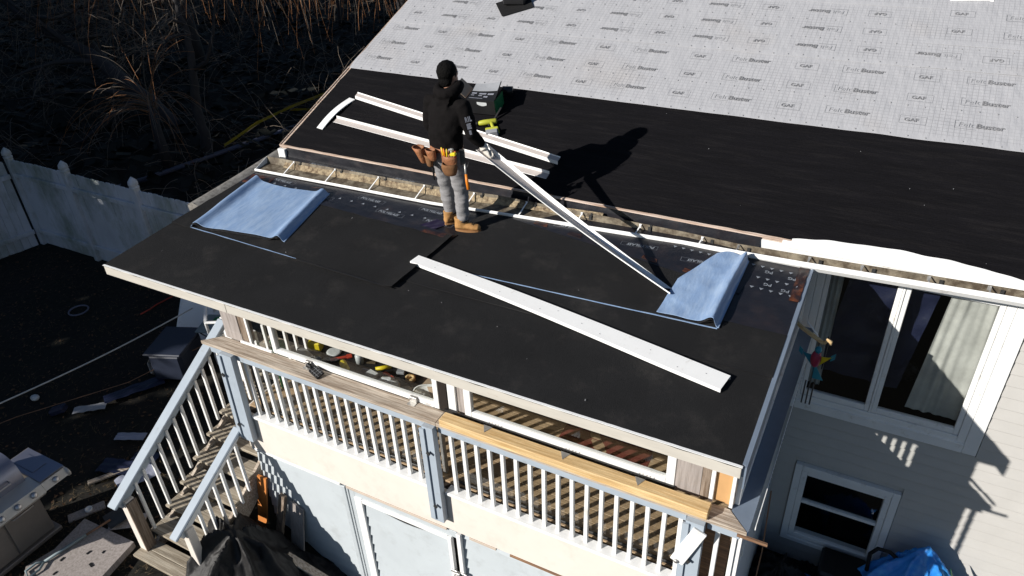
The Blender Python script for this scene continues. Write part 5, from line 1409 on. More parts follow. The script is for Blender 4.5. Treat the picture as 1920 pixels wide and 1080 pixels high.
for k in (-0.02, 0.02): b.obox(P(0.03,k,0.0188),(e1,e2,e3),(0.078,0.0012,0.0006),0)
for k in (-0.01,0.03,0.07): b.obox(P(k,0,0.0188),(e1,e2,e3),(0.0012,0.04,0.0006),0)
part('cell_lines', b, M['grey_plastic'], pn_, kind='stuff')
b = MB(); b.tube([P(-0.055,0,0.01),P(-0.085,0.0,0.02),P(-0.10,0.0,0.02),P(-0.115,0,0.02)], [0.016,0.014,0.026,0.034], 12); part('lamp_head', b, M['black_plastic'], sl)

# ------------------------------------------------------------------ things on the table behind the left window
tb = thing('work_table', 'dark table cluttered with bottles inside the porch behind glass', 'table', (-3.95,0.9,-1.62))
b = MB(); b.box(-4.50, -2.69, 0.285, 0.86, -0.855, -0.82, 0.006); part('tabletop', b, M['black_plastic'], tb)
for x in (-4.44,-2.75):
    for y in (0.33,0.81):
        b = MB(); b.box(x-0.02,x+0.02,y-0.02,y+0.02,-1.61,-0.856); part('leg', b, M['galv'], tb)
TZ = -1.30
def T(fn, name, m, lab, cat, group=None):
    b = MB(); fn(b)
    if min(p.z for p in b.v) > -1.32:
        n_ = len(b.v); cx = sum(p.x for p in b.v)/n_; cy = sum(p.y for p in b.v)/n_
        sh = Vector((-0.094*(cx-0.42), -0.094*(cy+3.85), 0.48))
        for p in b.v: p += sh
    return solo(name, b, M[m] if isinstance(m, str) else m, lab, cat, group)
T(lambda b: b.obox((-4.93,1.05,TZ+0.055),((0.95,0.3,0),(-0.3,0.95,0),(0,0,1)),(0.07,0.05,0.052),0.01), 'carton', 'yellow', 'small yellow carton on the dark table near the left window frame', 'carton')
def crumple(c, r, sd_):
    def fn(b):
        b.ell(c, r, 16, 10)
        for v in b.v: v += Vector((noise.noise(v*14+Vector((sd_,0,0))), noise.noise(v*14+Vector((0,sd_,0))), noise.noise(v*14)))*0.035
        for i in range(len(b.s)): b.s[i] = False
    return fn
T(crumple((-4.96,0.86,TZ+0.055),(0.10,0.07,0.05),1), 'plastic_bag', 'cloudy', 'crumpled pale plastic bag beside the small yellow carton', 'plastic bag')
T(crumple((-3.74,0.82,TZ+0.06),(0.14,0.08,0.06),2), 'plastic_bag', 'cloudy', 'wide crumpled clear bag right of the dark tray on the table', 'plastic bag')
T(crumple((-3.50,0.80,TZ+0.055),(0.11,0.07,0.055),5), 'plastic_bag', 'pen_light', 'grey crumpled wrap beside the white bin on the table', 'plastic bag')
T(lambda b: (b.tube([(-4.44,0.93,TZ+0.04),(-4.34,0.86,TZ+0.04)],0.037,14), b.tube([(-4.34,0.86,TZ+0.04),(-4.315,0.842,TZ+0.04),(-4.29,0.825,TZ+0.04)],[0.037,0.018,0.016],12)), 'spray_can', 'yellow', 'yellow spray can lying on its side on the dark table', 'spray can')
T(lambda b: (b.loft([((-4.69,1.08,TZ+0.004),(0.07,0,0),(0,0.07,0)),((-4.69,1.08,TZ+0.02),(0.08,0,0),(0,0.08,0)),((-4.69,1.08,TZ+0.022),(0.055,0,0),(0,0.055,0))],18)), 'glass_dish', 'cloudy', 'round pale dish on the table beside the spray can', 'dish')
T(lambda b: b.loft([((-4.70,0.82,TZ+0.001),(0.035,0,0),(0,0.035,0)),((-4.70,0.82,TZ+0.09),(0.042,0,0),(0,0.042,0)),((-4.70,0.82,TZ+0.085),(0.036,0,0),(0,0.036,0)),((-4.70,0.82,TZ+0.02),(0.032,0,0),(0,0.032,0))],14), 'cup', 'cloudy', 'clear cup with orange rest beside the spray can', 'cup')
T(lambda b: b.ell((-4.60,0.80,TZ+0.022),(0.04,0.03,0.022),10,8), 'sponge', 'orange', 'small orange lump beside the clear cup', 'sponge')
T(lambda b: (b.loft([((-4.43,1.24,TZ+0.001),(0.05,0,0),(0,0.05,0)),((-4.43,1.24,TZ+0.15),(0.055,0,0),(0,0.055,0)),((-4.43,1.24,TZ+0.17),(0.045,0,0),(0,0.045,0))],16)), 'candle_jar', 'card', 'tall tan jar at the back of the dark table', 'jar')
T(lambda b: b.obox((-4.22,1.12,TZ+0.012),((0.9,0.3,0),(-0.3,0.9,0),(0,0,1)),(0.08,0.04,0.010),0.004), 'notepad', 'straw', 'pale flat notepad behind the dark tray', 'notepad')
T(lambda b: (b.box(-4.16,-3.86,0.72,0.94,TZ+0.001,TZ+0.07,0.02)), 'tool_tray', 'navy_plastic', 'dark rounded tray in the middle of the table', 'tray')
T(lambda b: (b.tube([(-3.84,1.30,TZ+0.03),(-3.80,1.18,TZ+0.03)],0.03,10), b.obox((-3.78,1.12,TZ+0.03),((0.3,-0.95,0),(0.95,0.3,0),(0,0,1)),(0.05,0.04,0.015),0.004)), 'paint_scraper', 'grey_plastic', 'grey scraper with a flat blade at the table back', 'scraper')
T(lambda b: b.obox((-3.86,0.98,TZ+0.02),((0.9,-0.3,0),(0.3,0.9,0),(0,0,1)),(0.08,0.025,0.018),0.006), 'pliers', 'red', 'red handled pliers left of the clear bag', 'pliers')
T(lambda b: (b.loft([((-3.50,1.20,TZ+0.001),(0.035,0,0),(0,0.035,0)),((-3.50,1.20,TZ+0.13),(0.035,0,0),(0,0.035,0)),((-3.50,1.20,TZ+0.15),(0.02,0,0),(0,0.02,0)),((-3.50,1.20,TZ+0.18),(0.018,0,0),(0,0.018,0))],12)), 'glue_bottle', 'orange', 'orange capped bottle standing at the table back', 'bottle')
T(lambda b: b.box(-3.30,-3.19,0.98,1.08,TZ+0.14,TZ+0.24,0.008), 'small_box', 'blue_handle', 'grey blue little box on the brown carton', 'box')
T(lambda b: (b.box(-3.34,-3.05,0.90,1.12,TZ+0.001,TZ+0.138,0.004)), 'carton', 'card', 'brown carton behind the white bin on the table', 'carton')
T(lambda b: (b.loft([((-3.13,0.80,TZ+0.001),(0.19,0,0),(0,0.11,0)),((-3.13,0.80,TZ+0.15),(0.215,0,0),(0,0.125,0)),((-3.13,0.80,TZ+0.155),(0.225,0,0),(0,0.132,0)),((-3.13,0.80,TZ+0.14),(0.20,0,0),(0,0.115,0)),((-3.13,0.80,TZ+0.02),(0.18,0,0),(0,0.10,0))],24)), 'storage_bin', 'white', 'white plastic bin at the right end of the table', 'bin')
T(lambda b: (b.loft([((-3.10,0.99,TZ+0.10),(0.055,0,0),(0,0.05,0)),((-3.095,0.99,TZ+0.20),(0.05,0,0),(0,0.045,0)),((-3.09,0.99,TZ+0.27),(0.032,0,0),(0,0.03,0)),((-3.085,0.99,TZ+0.33),(0.03,0,0),(0,0.028,0))],14), b.loft([((-3.10,0.99,TZ+0.001),(0.05,0,0),(0,0.045,0)),((-3.10,0.99,TZ+0.102),(0.055,0,0),(0,0.05,0))],14)), 'jug', 'yellow', 'bright yellow jug beside the white bin', 'jug')
T(lambda b: (b.tube([(-5.12,0.62,-1.61),(-5.12,0.62,-0.95)],0.02,8), b.loft([((-4.86,0.50,-1.10),(0.045,0,0),(0,0.045,0)),((-4.85,0.50,-0.80),(0.050,0,0),(0,0.050,0))],12)), 'lantern', 'green', 'dark green lantern behind the dusty corner pane', 'lantern')
T(lambda b: b.grid(lambda u,v: (-1.95+0.95*u, 1.18+0.75*v, -1.606+0.004*math.sin(u*9+v*5)), 16, 10, thick=0.004), 'floor_mat', 'rug', 'red brown mat on the porch floor behind the right window', 'mat')
T(lambda b: b.loft([((-4.30,1.05,TZ+0.001),(0.04,0,0),(0,0.04,0)),((-4.30,1.05,TZ+0.10),(0.042,0,0),(0,0.042,0)),((-4.30,1.05,TZ+0.12),(0.03,0,0),(0,0.03,0))],12), 'jar', 'cloudy', 'short pale jar between the spray can and the tan jar', 'jar')
T(lambda b: b.tube([(-4.05,1.02,TZ+0.025),(-3.93,1.12,TZ+0.03)],0.022,10), 'marker', 'yellow', 'stubby yellow tube behind the dark rounded tray', 'tube')
T(lambda b: (b.loft([((-3.62,1.05,TZ+0.001),(0.05,0,0),(0,0.05,0)),((-3.62,1.05,TZ+0.04),(0.05,0,0),(0,0.05,0)),((-3.62,1.05,TZ+0.04),(0.025,0,0),(0,0.025,0)),((-3.62,1.05,TZ+0.001),(0.025,0,0),(0,0.025,0))],16)), 'tape_roll', 'fresh', 'tan roll of tape lying behind the clear bag', 'tape roll')
T(lambda b: (b.bar((-4.62,0.95,TZ+0.02),(-4.50,1.06,TZ+0.02),0.03,0.02,bev=0.004), b.bar((-4.50,1.06,TZ+0.02),(-4.46,1.10,TZ+0.02),0.06,0.018,bev=0.003)), 'paint_brush', 'red', 'small red handled brush behind the round dish', 'brush')
T(lambda b: b.obox((-3.98,0.86,TZ+0.09),((0.95,-0.2,0),(0.2,0.95,0),(0,0,1)),(0.06,0.04,0.015),0.004), 'small_box', 'cloudy', 'little pale box lying on the dark rounded tray', 'box')
# folding chair seen through the left balusters
ch = thing('folding_chair', 'dark metal folding chair standing behind the left balusters', 'chair', (-3.9,1.75,-1.61))
b = MB(); b.box(-4.1,-3.7,1.62,2.0,-1.18,-1.155,0.008); part('seat', b, M['navy_plastic'], ch)
b = MB(); b.obox((-3.9,2.03,-0.87),((1,0,0),(0,0.97,-0.2),(0,0.2,0.97)),(0.2,0.012,0.13),0.006); part('backrest', b, M['navy_plastic'], ch)
for x in (-4.1,-3.7):
    b = MB(); b.tube([(x,1.55,-1.605),(x,2.05,-0.74)],0.012,8); part('leg', b, M['galv'], ch)
    b = MB(); b.tube([(x,2.0,-1.605),(x,1.66,-1.17)],0.012,8); part('leg', b, M['galv'], ch)

# ------------------------------------------------------------------ bird spinner hanging from a branch at the right roof edge
br = thing('bird_ornament', 'colourful bird wind ornament hanging from a driftwood stick at the roof side', 'ornament', (0.25,1.95,-0.55))
b = MB(); b.tube([(-0.02,1.98,-0.03),(0.08,1.95,-0.09),(0.19,1.92,-0.13),(0.275,1.9,-0.165)],[0.014,0.018,0.020,0.016],8); part('stick', b, M['fresh'], br)
b = MB(); b.tube([(0.275,1.9,-0.165),(0.30,1.9,-0.12),(0.325,1.9,-0.13),(0.33,1.9,-0.165)],[0.014,0.018,0.018,0.010],8); part('stick_curl', b, M['fresh'], br)
b = MB(); b.tube([(0.10,1.97,-0.02),(0.15,1.95,-0.06),(0.22,1.92,-0.12)],[0.005,0.006,0.006],6); part('hook_rod', b, M['white'], br)
b = MB(); b.tube([(0.24,1.9,-0.17),(0.24,1.9,-0.25)],0.003,5); part('string', b, M['dark_metal'], br)
b = MB(); b.ell((0.24,1.9,-0.34),(0.045,0.05,0.09),14,10); part('bird_body', b, M['pink'], br)
b = MB(); b.ell((0.245,1.89,-0.235),(0.03,0.03,0.035),12,8); b.tube([(0.245,1.88,-0.235),(0.255,1.83,-0.24)],[0.008,0.002],6); part('bird_head', b, M['teal'], br)
for sgn, m in ((1,'yellow'),(-1,'teal')):
    w_ = MB(); w_.grid(lambda u, v: (0.24+sgn*(0.03+0.11*u), 1.9-0.02*u+0.01*math.sin(v*4), -0.31+0.09*u*(0.3+v)-0.10*v*(1-0.4*u)), 8, 6, thick=0.004, tdir=(0,1,0)); wg = part('wing', w_, M[m], br)
    w_ = MB(); w_.grid(lambda u, v: (0.24+sgn*(0.115+0.035*u), 1.888-0.02*u, -0.27+0.05*u-0.06*v), 3, 4, thick=0.004, tdir=(0,1,0)); part('wing_tip', w_, M['teal'], wg)
w_ = MB(); w_.grid(lambda u, v: (0.24+0.03*(u-0.5)*(1+2*v)+0.05*v, 1.9, -0.42-0.14*v), 4, 4, thick=0.004, tdir=(0,1,0)); part('tail', w_, M['teal'], br)
for k in range(3):
    b = MB(); x = 0.20+0.035*k; b.tube([(x,1.9,-0.60-0.01*k),(x,1.9,-0.86)],0.007,8); part('chime_tube', b, M['dark_metal'], br)
b = MB(); b.tube([(0.24,1.9,-0.42),(0.24,1.9,-0.60)],0.003,5); part('string', b, M['dark_metal'], br)
cb = MB(); cb.tube([(0.18,0.6,-0.75),(0.21,0.55,-1.4),(0.20,0.5,-2.2),(0.13,0.42,-3.2),(0.1,0.3,-4.2)],0.006,6); solo('hanging_wire', cb, M['rust'], 'thin wire hanging down at the right side of the porch', 'wire')
# ------------------------------------------------------------------ grill
gr = thing('gas_grill', 'stainless gas grill with cabinet doors and round knobs in the shaded yard', 'grill', (-7.75,-1.62,ZG))
gx0, gx1 = -8.05, -7.55
b = MB(); b.box(gx0, gx1, -2.12, -1.22, -3.27, -2.62, 0.01); part('cabinet', b, M['cabinet'], gr)
b = MB(); b.box(gx0-0.02, gx1+0.05, -2.16, -1.17, ZG+0.02, -3.272, 0.01); part('base', b, M['cabinet'], gr)
for y0, y1 in ((-1.66,-1.24),(-2.10,-1.68)):
    b = MB(); b.box(gx1+0.001, gx1+0.018, y0, y1, -3.25, -2.64, 0.006); d_ = part('door', b, M['cabinet'], gr)
    b = MB(); ym = (y0+y1)/2; b.tube([(gx1+0.018,ym-0.13,-2.76),(gx1+0.05,ym-0.12,-2.76),(gx1+0.05,ym+0.12,-2.76),(gx1+0.018,ym+0.13,-2.76)],0.008,8); part('handle', b, M['steel'], d_)
b = MB(); b.prism([(gx1-0.02,-2.14,-2.61),(gx1+0.20,-2.14,-2.61),(gx1+0.25,-2.14,-2.55),(gx1+0.20,-2.14,-2.45),(gx1-0.02,-2.14,-2.42)], (0,0.93,0)); part('control_panel', b, M['steel_panel'], gr)
b = MB(); b.prism([(gx0+0.02,-1.208,-2.58),(gx1+0.20,-1.208,-2.58),(gx1+0.25,-1.208,-2.54),(gx1+0.20,-1.208,-2.45),(gx0+0.02,-1.208,-2.43)], (0,0.30,0)); sh = part('side_shelf', b, M['steel_panel'], gr)
b = MB(); b.box(gx0+0.12, gx1-0.02, -1.15, -0.98, -2.424, -2.418, 0.003); part('burner_lid', b, M['hood'], sh)
b = MB(); b.tube([(gx1+0.212,-0.925,-2.515),(gx1+0.21,-0.905,-2.515)],0.06,16); part('shelf_end', b, M['steel_panel'], sh)
for y in (-1.06,-1.33,-1.52,-1.71,-1.9):
    nx = Vector((0.9,0,0.43)).normalized(); c = Vector((gx1+0.226,y,-2.50)); b = MB()
    b.tube([c, c+nx*0.012, c+nx*0.035, c+nx*0.040],[0.038,0.036,0.030,0.022],16); part('knob', b, M['steel'], gr)
b = MB(); hp = [(gx0+0.02+0.245*(1-math.cos(math.pi*k/16)), -2.42+0.33*math.sin(math.pi*k/16)**0.75) for k in range(17)]
b.grid(lambda u, v: (hp[round(v*16)][0], -2.12+0.86*u, hp[round(v*16)][1]), 1, 16, thick=0.004, tdir=(0,0,-1))
for yy in (-2.12,-1.264): b.prism([(x,yy,z-0.002) for x, z in hp], (0,0.004,0))
part('lid', b, M['hood'], gr)
b = MB(); b.box(gx0+0.03, gx1+0.195, -1.204, -0.912, -2.4295, -2.425); part('shelf_top', b, M['hood'], sh)
b = MB(); b.tube([(gx0+0.48,-1.95,-2.30),(gx0+0.56,-1.94,-2.30),(gx0+0.56,-1.42,-2.30),(gx0+0.48,-1.41,-2.30)],0.012,8); part('lid_handle', b, M['steel'], gr)
for x, y in ((gx0+0.05,-1.22),(gx1-0.02,-1.22),(gx0+0.05,-2.1),(gx1-0.02,-2.1)):
    b = MB(); b.tube([(x,y-0.01,ZG+0.025),(x,y+0.01,ZG+0.025)],0.03,10); part('caster', b, M['black_plastic'], gr)

# ------------------------------------------------------------------ loose things in the yard
def scrap(name, c, L, W, T_, rz, m, lab, cat, tilt=0.0, group=None):
    b = MB(); a = RAD(rz); x_ = Vector((math.cos(a)*math.cos(tilt), math.sin(a)*math.cos(tilt), math.sin(tilt))); y_ = Vector((-math.sin(a), math.cos(a), 0)); z_ = x_.cross(y_)
    b.obox(c, (x_,y_,z_), (L/2,W/2,T_/2), min(0.004, T_*0.3)); return solo(name, b, M[m], lab, cat, group)
b = MB(); b.prism([(-7.30,-0.99,ZG+0.02),(-6.45,-0.96,ZG+0.02),(-6.36,-1.55,ZG+0.02),(-7.00,-2.0,ZG+0.02),(-7.3,-1.75,ZG+0.02),(-7.22,-1.45,ZG+0.02)], (0,0,0.09)); solo('plywood_sheet', b, M['grey_ply'], 'grey weathered plywood sheet lying on the ground before the steps', 'plywood')
scrap('wood_plank', (-7.47,-0.87,ZG+0.02), 0.42, 0.13, 0.03, 60, 'grey_ply', 'short weathered plank with a white cup beside the grill', 'plank')
scrap('wood_plank', (-7.18,-0.60,ZG+0.02), 0.34, 0.06, 0.03, 20, 'weathered', 'thin grey stick of wood left of the shovel blade', 'plank')
scrap('wood_plank', (-7.72,-0.35,ZG+0.05), 0.5, 0.07, 0.03, 58, 'weathered', 'narrow brown plank sticking out behind the grill shelf', 'plank')
scrap('wood_plank', (-6.78,-0.78,ZG+0.10), 0.42, 0.20, 0.02, 35, 'grey_ply', 'grey wide board lying under the end of the stair handrail', 'plank')
b = MB(); b.loft([((-7.44,-0.85,ZG+0.037),(0.04,0,0),(0,0.04,0)),((-7.44,-0.85,ZG+0.075),(0.045,0,0),(0,0.045,0)),((-7.44,-0.85,ZG+0.07),(0.034,0,0),(0,0.034,0)),((-7.44,-0.85,ZG+0.045),(0.03,0,0),(0,0.03,0))],14); solo('cup', b, M['white'], 'small white cup on the short plank beside the grill', 'cup')
sv = thing('shovel', 'shovel with blue green handle resting across the plywood sheet', 'shovel', (-7.0,-1.1,ZG+0.11))
b = MB(); b.tube([(-7.13,-1.62,ZG+0.14),(-7.02,-1.16,ZG+0.15)],[0.018,0.021],8); part('handle', b, M['blue_handle'], sv)
b = MB(); b.tube([(-7.02,-1.16,ZG+0.15),(-6.95,-0.88,ZG+0.15)],[0.015,0.013],8); part('shaft', b, M['rust'], sv)
b = MB(); b.tube([(-7.13,-1.62,ZG+0.14),(-7.20,-1.68,ZG+0.14),(-7.21,-1.80,ZG+0.135),(-7.10,-1.84,ZG+0.135),(-7.08,-1.72,ZG+0.14),(-7.13,-1.62,ZG+0.14)],0.014,8); part('grip', b, M['blue_handle'], sv)
b = MB(); b.grid(lambda u, v: (-7.06+0.26*u+0.06*v, -0.90+0.04*u*0+0.30*v-0.08*u, ZG+0.14+0.03*(2*u-1)**2), 8, 6, thick=0.004); part('blade', b, M['dark_metal'], sv)
rnd = random.Random(11)
for k, (x, y, s) in enumerate(((-6.80,-1.30,0.05),(-6.65,-1.22,0.04),(-6.62,-1.40,0.06),(-6.90,-1.66,0.045),(-7.0,-1.5,0.05))):
    scrap('shingle_scrap', (x,y,ZG+0.115), s*1.1, s*0.55, 0.006, rnd.uniform(0,180), 'black_plastic', ('black scrap on the plywood sheet nearest the handrail end','black scrap in the middle of the plywood sheet beside its long edge','black square scrap on the plywood sheet nearest its front edge','black scrap on the plywood sheet beside the shovel grip','black scrap on the plywood sheet beside the shovel handle')[k], 'scrap', group='black scraps on the plywood')
# tub, leaning white board, frames, wood frame
tub = thing('storage_tub', 'large dark blue plastic tub with lid standing near the steps', 'tub', (-8.70,1.72,ZG))
b = MB(); ax2 = ((0.93,0.37,0),(-0.37,0.93,0),(0,0,1))
b.obox((-8.70,1.72,ZG+0.26), ax2, (0.27,0.34,0.25), 0.05); part('bin', b, M['navy_plastic'], tub)
b = MB(); b.obox((-8.70,1.72,ZG+0.525), ax2, (0.30,0.37,0.02), 0.015); part('lid', b, M['navy_plastic'], tub)
b = MB(); b.prism([(-9.35,2.15,ZG+0.05),(-8.45,2.55,ZG+0.05),(-8.85,3.30,ZG+0.75),(-9.75,2.95,ZG+0.75)], (0.01,0.02,0.02)); solo('white_board', b, M['white'], 'large flat white board lying tilted behind the dark tub', 'board')
ft = thing('folding_table', 'small folding table with cluttered top beside the white board', 'table', (-8.35,2.35,ZG))
b = MB(); b.obox((-8.35,2.35,ZG+0.55), ax2, (0.30,0.24,0.012), 0.004); part('tabletop', b, M['blue_handle'], ft)
for sx in (-1,1):
    b = MB(); c = Vector((-8.35,2.35,ZG)); d1 = Vector((0.93,0.37,0))*0.26*sx; d2 = Vector((-0.37,0.93,0))*0.2
    b.tube([c+d1-d2+Vector((0,0,0.01)), c+d1+d2+Vector((0,0,0.53))],0.010,6); b.tube([c+d1+d2+Vector((0,0,0.01)), c+d1-d2+Vector((0,0,0.53))],0.010,6); part('crossed_leg', b, M['dark_metal'], ft)
b = MB(); b.ell((-8.40,2.38,ZG+0.60),(0.09,0.07,0.035),12,8); 
for v in b.v: v += Vector((0,0,0.02*noise.noise(v*20)))
solo('cloth', b, M['green'], 'green crumpled cloth on the small folding table', 'cloth')
b = MB()
for a, c in (((-8.95,2.75,-2.35),(-8.1,2.95,-2.25)),((-8.95,2.75,-2.35),(-8.25,2.05,-2.55)),((-8.1,2.95,-2.25),(-7.7,2.25,-2.5)),((-8.25,2.05,-2.55),(-7.7,2.25,-2.5))): b.bar(a, c, 0.045, 0.03, bev=0.006)
for q in ((-8.95,2.75,-2.35),(-8.1,2.95,-2.25),(-8.25,2.05,-2.55),(-7.7,2.25,-2.5)): b.bar(q, (q[0],q[1],ZG), 0.04, 0.03, up=(1,0,0), bev=0.005)
solo('white_stand', b, M['white'], 'white tubular stand frame near the porch corner', 'stand')
b = MB(); b.ell((-8.25,2.9,-2.35),(0.2,0.18,0.2),14,10)
for v in b.v: v += Vector((noise.noise(v*6),noise.noise(v*6+Vector((3,0,0))),noise.noise(v*6+Vector((0,5,0)))))*0.06
b.box(-8.4,-8.1,2.75,3.05,ZG,-2.45); solo('black_bag', b, M['black'], 'full black rubbish bag inside the white stand frame', 'bag')
b = MB(); fr = [(-9.25,1.55,ZG+0.03),(-8.98,1.40,ZG+0.03),(-8.90,1.75,ZG+0.42),(-9.17,1.90,ZG+0.42)]
for i in range(4): b.bar(fr[i], fr[(i+1)%4], 0.06, 0.02, up=(0.3,0.5,0.6), bev=0.004)
solo('picture_frame', b, M['weathered'], 'small empty picture frame leaning on the dark tub', 'picture frame')
# cords
b = MB(); pts = []
for i in range(41):
    t = i/40; pts.append(Vector((-10.6+1.5*t, -2.8+5.6*t, -2.55 - 0.75*math.sin(math.pi*min(1,t*1.02))*0.45 + 0.35*(2*t-1)**2*0.2)))
b.tube([(-9.95+0.0,-0.6,-2.9)]+[lerp((-9.90,-0.36,-2.9),(-9.20,2.55,-2.86),t/12)+Vector((0,0,-0.05*math.sin(math.pi*t/12))) for t in range(13)]+[(-6.9,3.0,-0.3)][:0], 0.011, 6)
b.tube([(-11.0,-3.9,-2.6),(-10.4,-2.2,-2.85),(-9.95,-0.6,-2.9)], 0.011, 6)
solo('cable', b, M['cable'], 'white cable stretched through the dark yard towards the porch', 'cable')
b = MB(); b.tube([(-10.6,-1.9,-3.2),(-9.9,-0.2,-3.25),(-9.0,1.0,-3.2),(-8.2,2.2,-2.9)], 0.006, 5); solo('cord', b, M['rust'], 'thin brown cord below the white cable in the yard', 'cord')
b = MB(); b.tube([(-10.55,2.45,ZG+0.04),(-10.5,2.62,ZG+0.06),(-10.56,2.80,ZG+0.03),(-10.45,2.98,ZG+0.08),(-10.46,3.3,ZG+0.05)],0.012,6); solo('cord', b, M['red'], 'red extension cord lying on the dark ground by the fence', 'cord')
b = MB(); ring_ = [Vector((-11.68+0.16*math.cos(a*math.pi/10), 2.06+0.16*math.sin(a*math.pi/10), ZG+0.05)) for a in range(21)]; b.tube(ring_, 0.014, 6, caps=False); solo('hoop', b, M['pipe_far'], 'thin metal hoop lying on the bare ground by the fence', 'hoop')
b = MB(); b.obox((-9.52,0.18,ZG+0.07),((0.8,0.5,0.3),(-0.5,0.85,0),(-0.25,-0.15,0.95)),(0.12,0.07,0.05),0.02); solo('can', b, M['navy_sheet'], 'small dark blue can lying in the dark yard', 'can')
b = MB(); b.ell((-10.15,0.22,ZG+0.04),(0.08,0.06,0.04),8,6); solo('paper_scrap', b, M['cloudy'], 'small crumpled pale paper in the dark yard', 'paper')
def rag(c, sx, sy, rz, m, lab, cat='rag', sd_=0):
    b = MB(); a = RAD(rz)
    def f(u, v):
        x = (u-0.5)*sx; y = (v-0.5)*sy
        return (c[0]+x*math.cos(a)-y*math.sin(a), c[1]+x*math.sin(a)+y*math.cos(a), c[2]+0.05+0.10*abs(noise.noise(Vector((u*3+sd_, v*3, sd_))))*min(sx,sy)*2)
    b.grid(f, 14, 10, thick=0.004); return solo(lab and 'rag', b, M[m], lab, cat)
rag((-8.08,0.28,ZG), 0.42, 0.14, 25, 'pipe', 'bright torn strip of white plastic on the ground left of the steps', 'plastic strip', 1)
rag((-8.9,1.0,ZG), 0.85, 0.22, 60, 'navy_sheet', 'long dark blue plastic sheet on the ground behind the strip', 'plastic sheet', 2)
rag((-9.15,0.42,ZG), 0.45, 0.15, 40, 'pen_light', 'grey torn strip left of the blue can', 'plastic strip', 3)
rag((-7.75,-0.20,ZG), 0.5, 0.25, 15, 'navy_sheet', 'crumpled dark blue plastic near the grill shelf', 'plastic sheet', 4)
rag((-7.35,-0.20,ZG), 0.5, 0.3, 70, 'pipe', 'crumpled pale blue sheet on the ground left of the handrail', 'plastic sheet', 5)
rag((-7.55,0.10,ZG), 0.35, 0.2, 10, 'navy_sheet', 'dark crumpled sheet behind the pale one', 'plastic sheet', 6)
rag((-7.1,-2.05,ZG), 0.5, 0.2, 50, 'pipe', 'pale cloth strip at the corner of the grill', 'cloth', 7)
# pile in front of the storage wall
def drape(cx, cy, sx, sy, H, rz, m, name, lab, cat, sd_=0, fold=0.12, floor=None, pk=(0,0), nf=7, pw=1.2):
    b = MB(); a = RAD(rz)
    def f(u, v):
        x = (u-0.5)*2; y = (v-0.5)*2; r = math.sqrt((x-pk[0])**2+(y-pk[1])**2); th = math.atan2(y-pk[1], x-pk[0])
        e = max(abs(x), abs(y))
        h = H*max(0, 1-r**pw)*(1 if e < 0.92 else (1-e)/0.08)
        w_ = noise.noise(Vector((x*1.7+sd_, y*1.7, sd_)))
        rdg = 1-abs(math.sin(th*nf*0.5+2.2*w_+sd_))
        h += fold*(rdg**1.6-0.35)*min(1, r*2.2)*max(0.15, 1.15-r)
        h += 0.5*fold*(0.5-abs(noise.noise(Vector((x*3.1+sd_, y*3.1, 5)))))*max(0.2, 1-r)
        h += 0.18*fold*(0.5-abs(noise.noise(Vector((x*8+sd_, y*8, 1)))))
        X = cx+x*sx*math.cos(a)-y*sy*math.sin(a); Y = cy+x*sx*math.sin(a)+y*sy*math.cos(a)
        base = floor if floor is not None else ground_z(X, Y)
        return (X, Y, base+0.02+max(0.0, h))
    b.grid(f, 90, 80); o = solo(name, b, M[m], lab, cat); solid(o, 0.004); return o
drape(-4.85, -0.62, 0.76, 0.60, 0.64, 20, 'black_tarp', 'black_tarp', 'black tarp heaped over junk beside the steps', 'tarp', 3, 0.32, pk=(-0.25,0.2), nf=7, pw=1.6)
drape(-4.05, -0.50, 0.60, 0.42, 0.30, -15, 'black_tarp', 'black_tarp', 'flat black tarp tail spread before the storage wall', 'tarp', 8, 0.10)
b = MB(); b.prism([(-5.47,0.02,-3.4),(-5.33,0.02,-3.4),(-5.20,0.10,-2.64),(-5.34,0.10,-2.64)], (0,0.025,0)); solo('orange_board', b, M['orange_board'], 'narrow orange board leaning on the storage wall by the steps', 'board')
b = MB(); b.bar((-5.12,-0.05,-3.6),(-4.98,0.10,-2.80),0.09,0.05,up=(0,1,0),bev=0.004); solo('wood_plank', b, M['weathered_z'], 'dark grey plank leaning between orange board and wide board', 'plank')
b = MB(); b.prism([(-4.98,-0.02,-3.75),(-4.80,-0.02,-3.80),(-4.72,0.11,-2.95),(-4.90,0.11,-2.87)], (0,0.02,0)); solo('wood_plank', b, M['grey_ply'], 'wide grey board leaning on the pale blue storage wall', 'plank')
b = MB(); b.bar((-4.75,-0.25,-3.35),(-3.70,-0.05,-4.0),0.10,0.03,bev=0.004); solo('wood_plank', b, M['weathered'], 'long dirty plank sloping down over the black tarp', 'plank')
b = MB(); b.ell((-4.35,-0.62,-3.72),(0.13,0.11,0.05),14,8); solo('frisbee', b, M['pen_light'], 'round pale disc lying at the foot of the black tarp', 'disc')
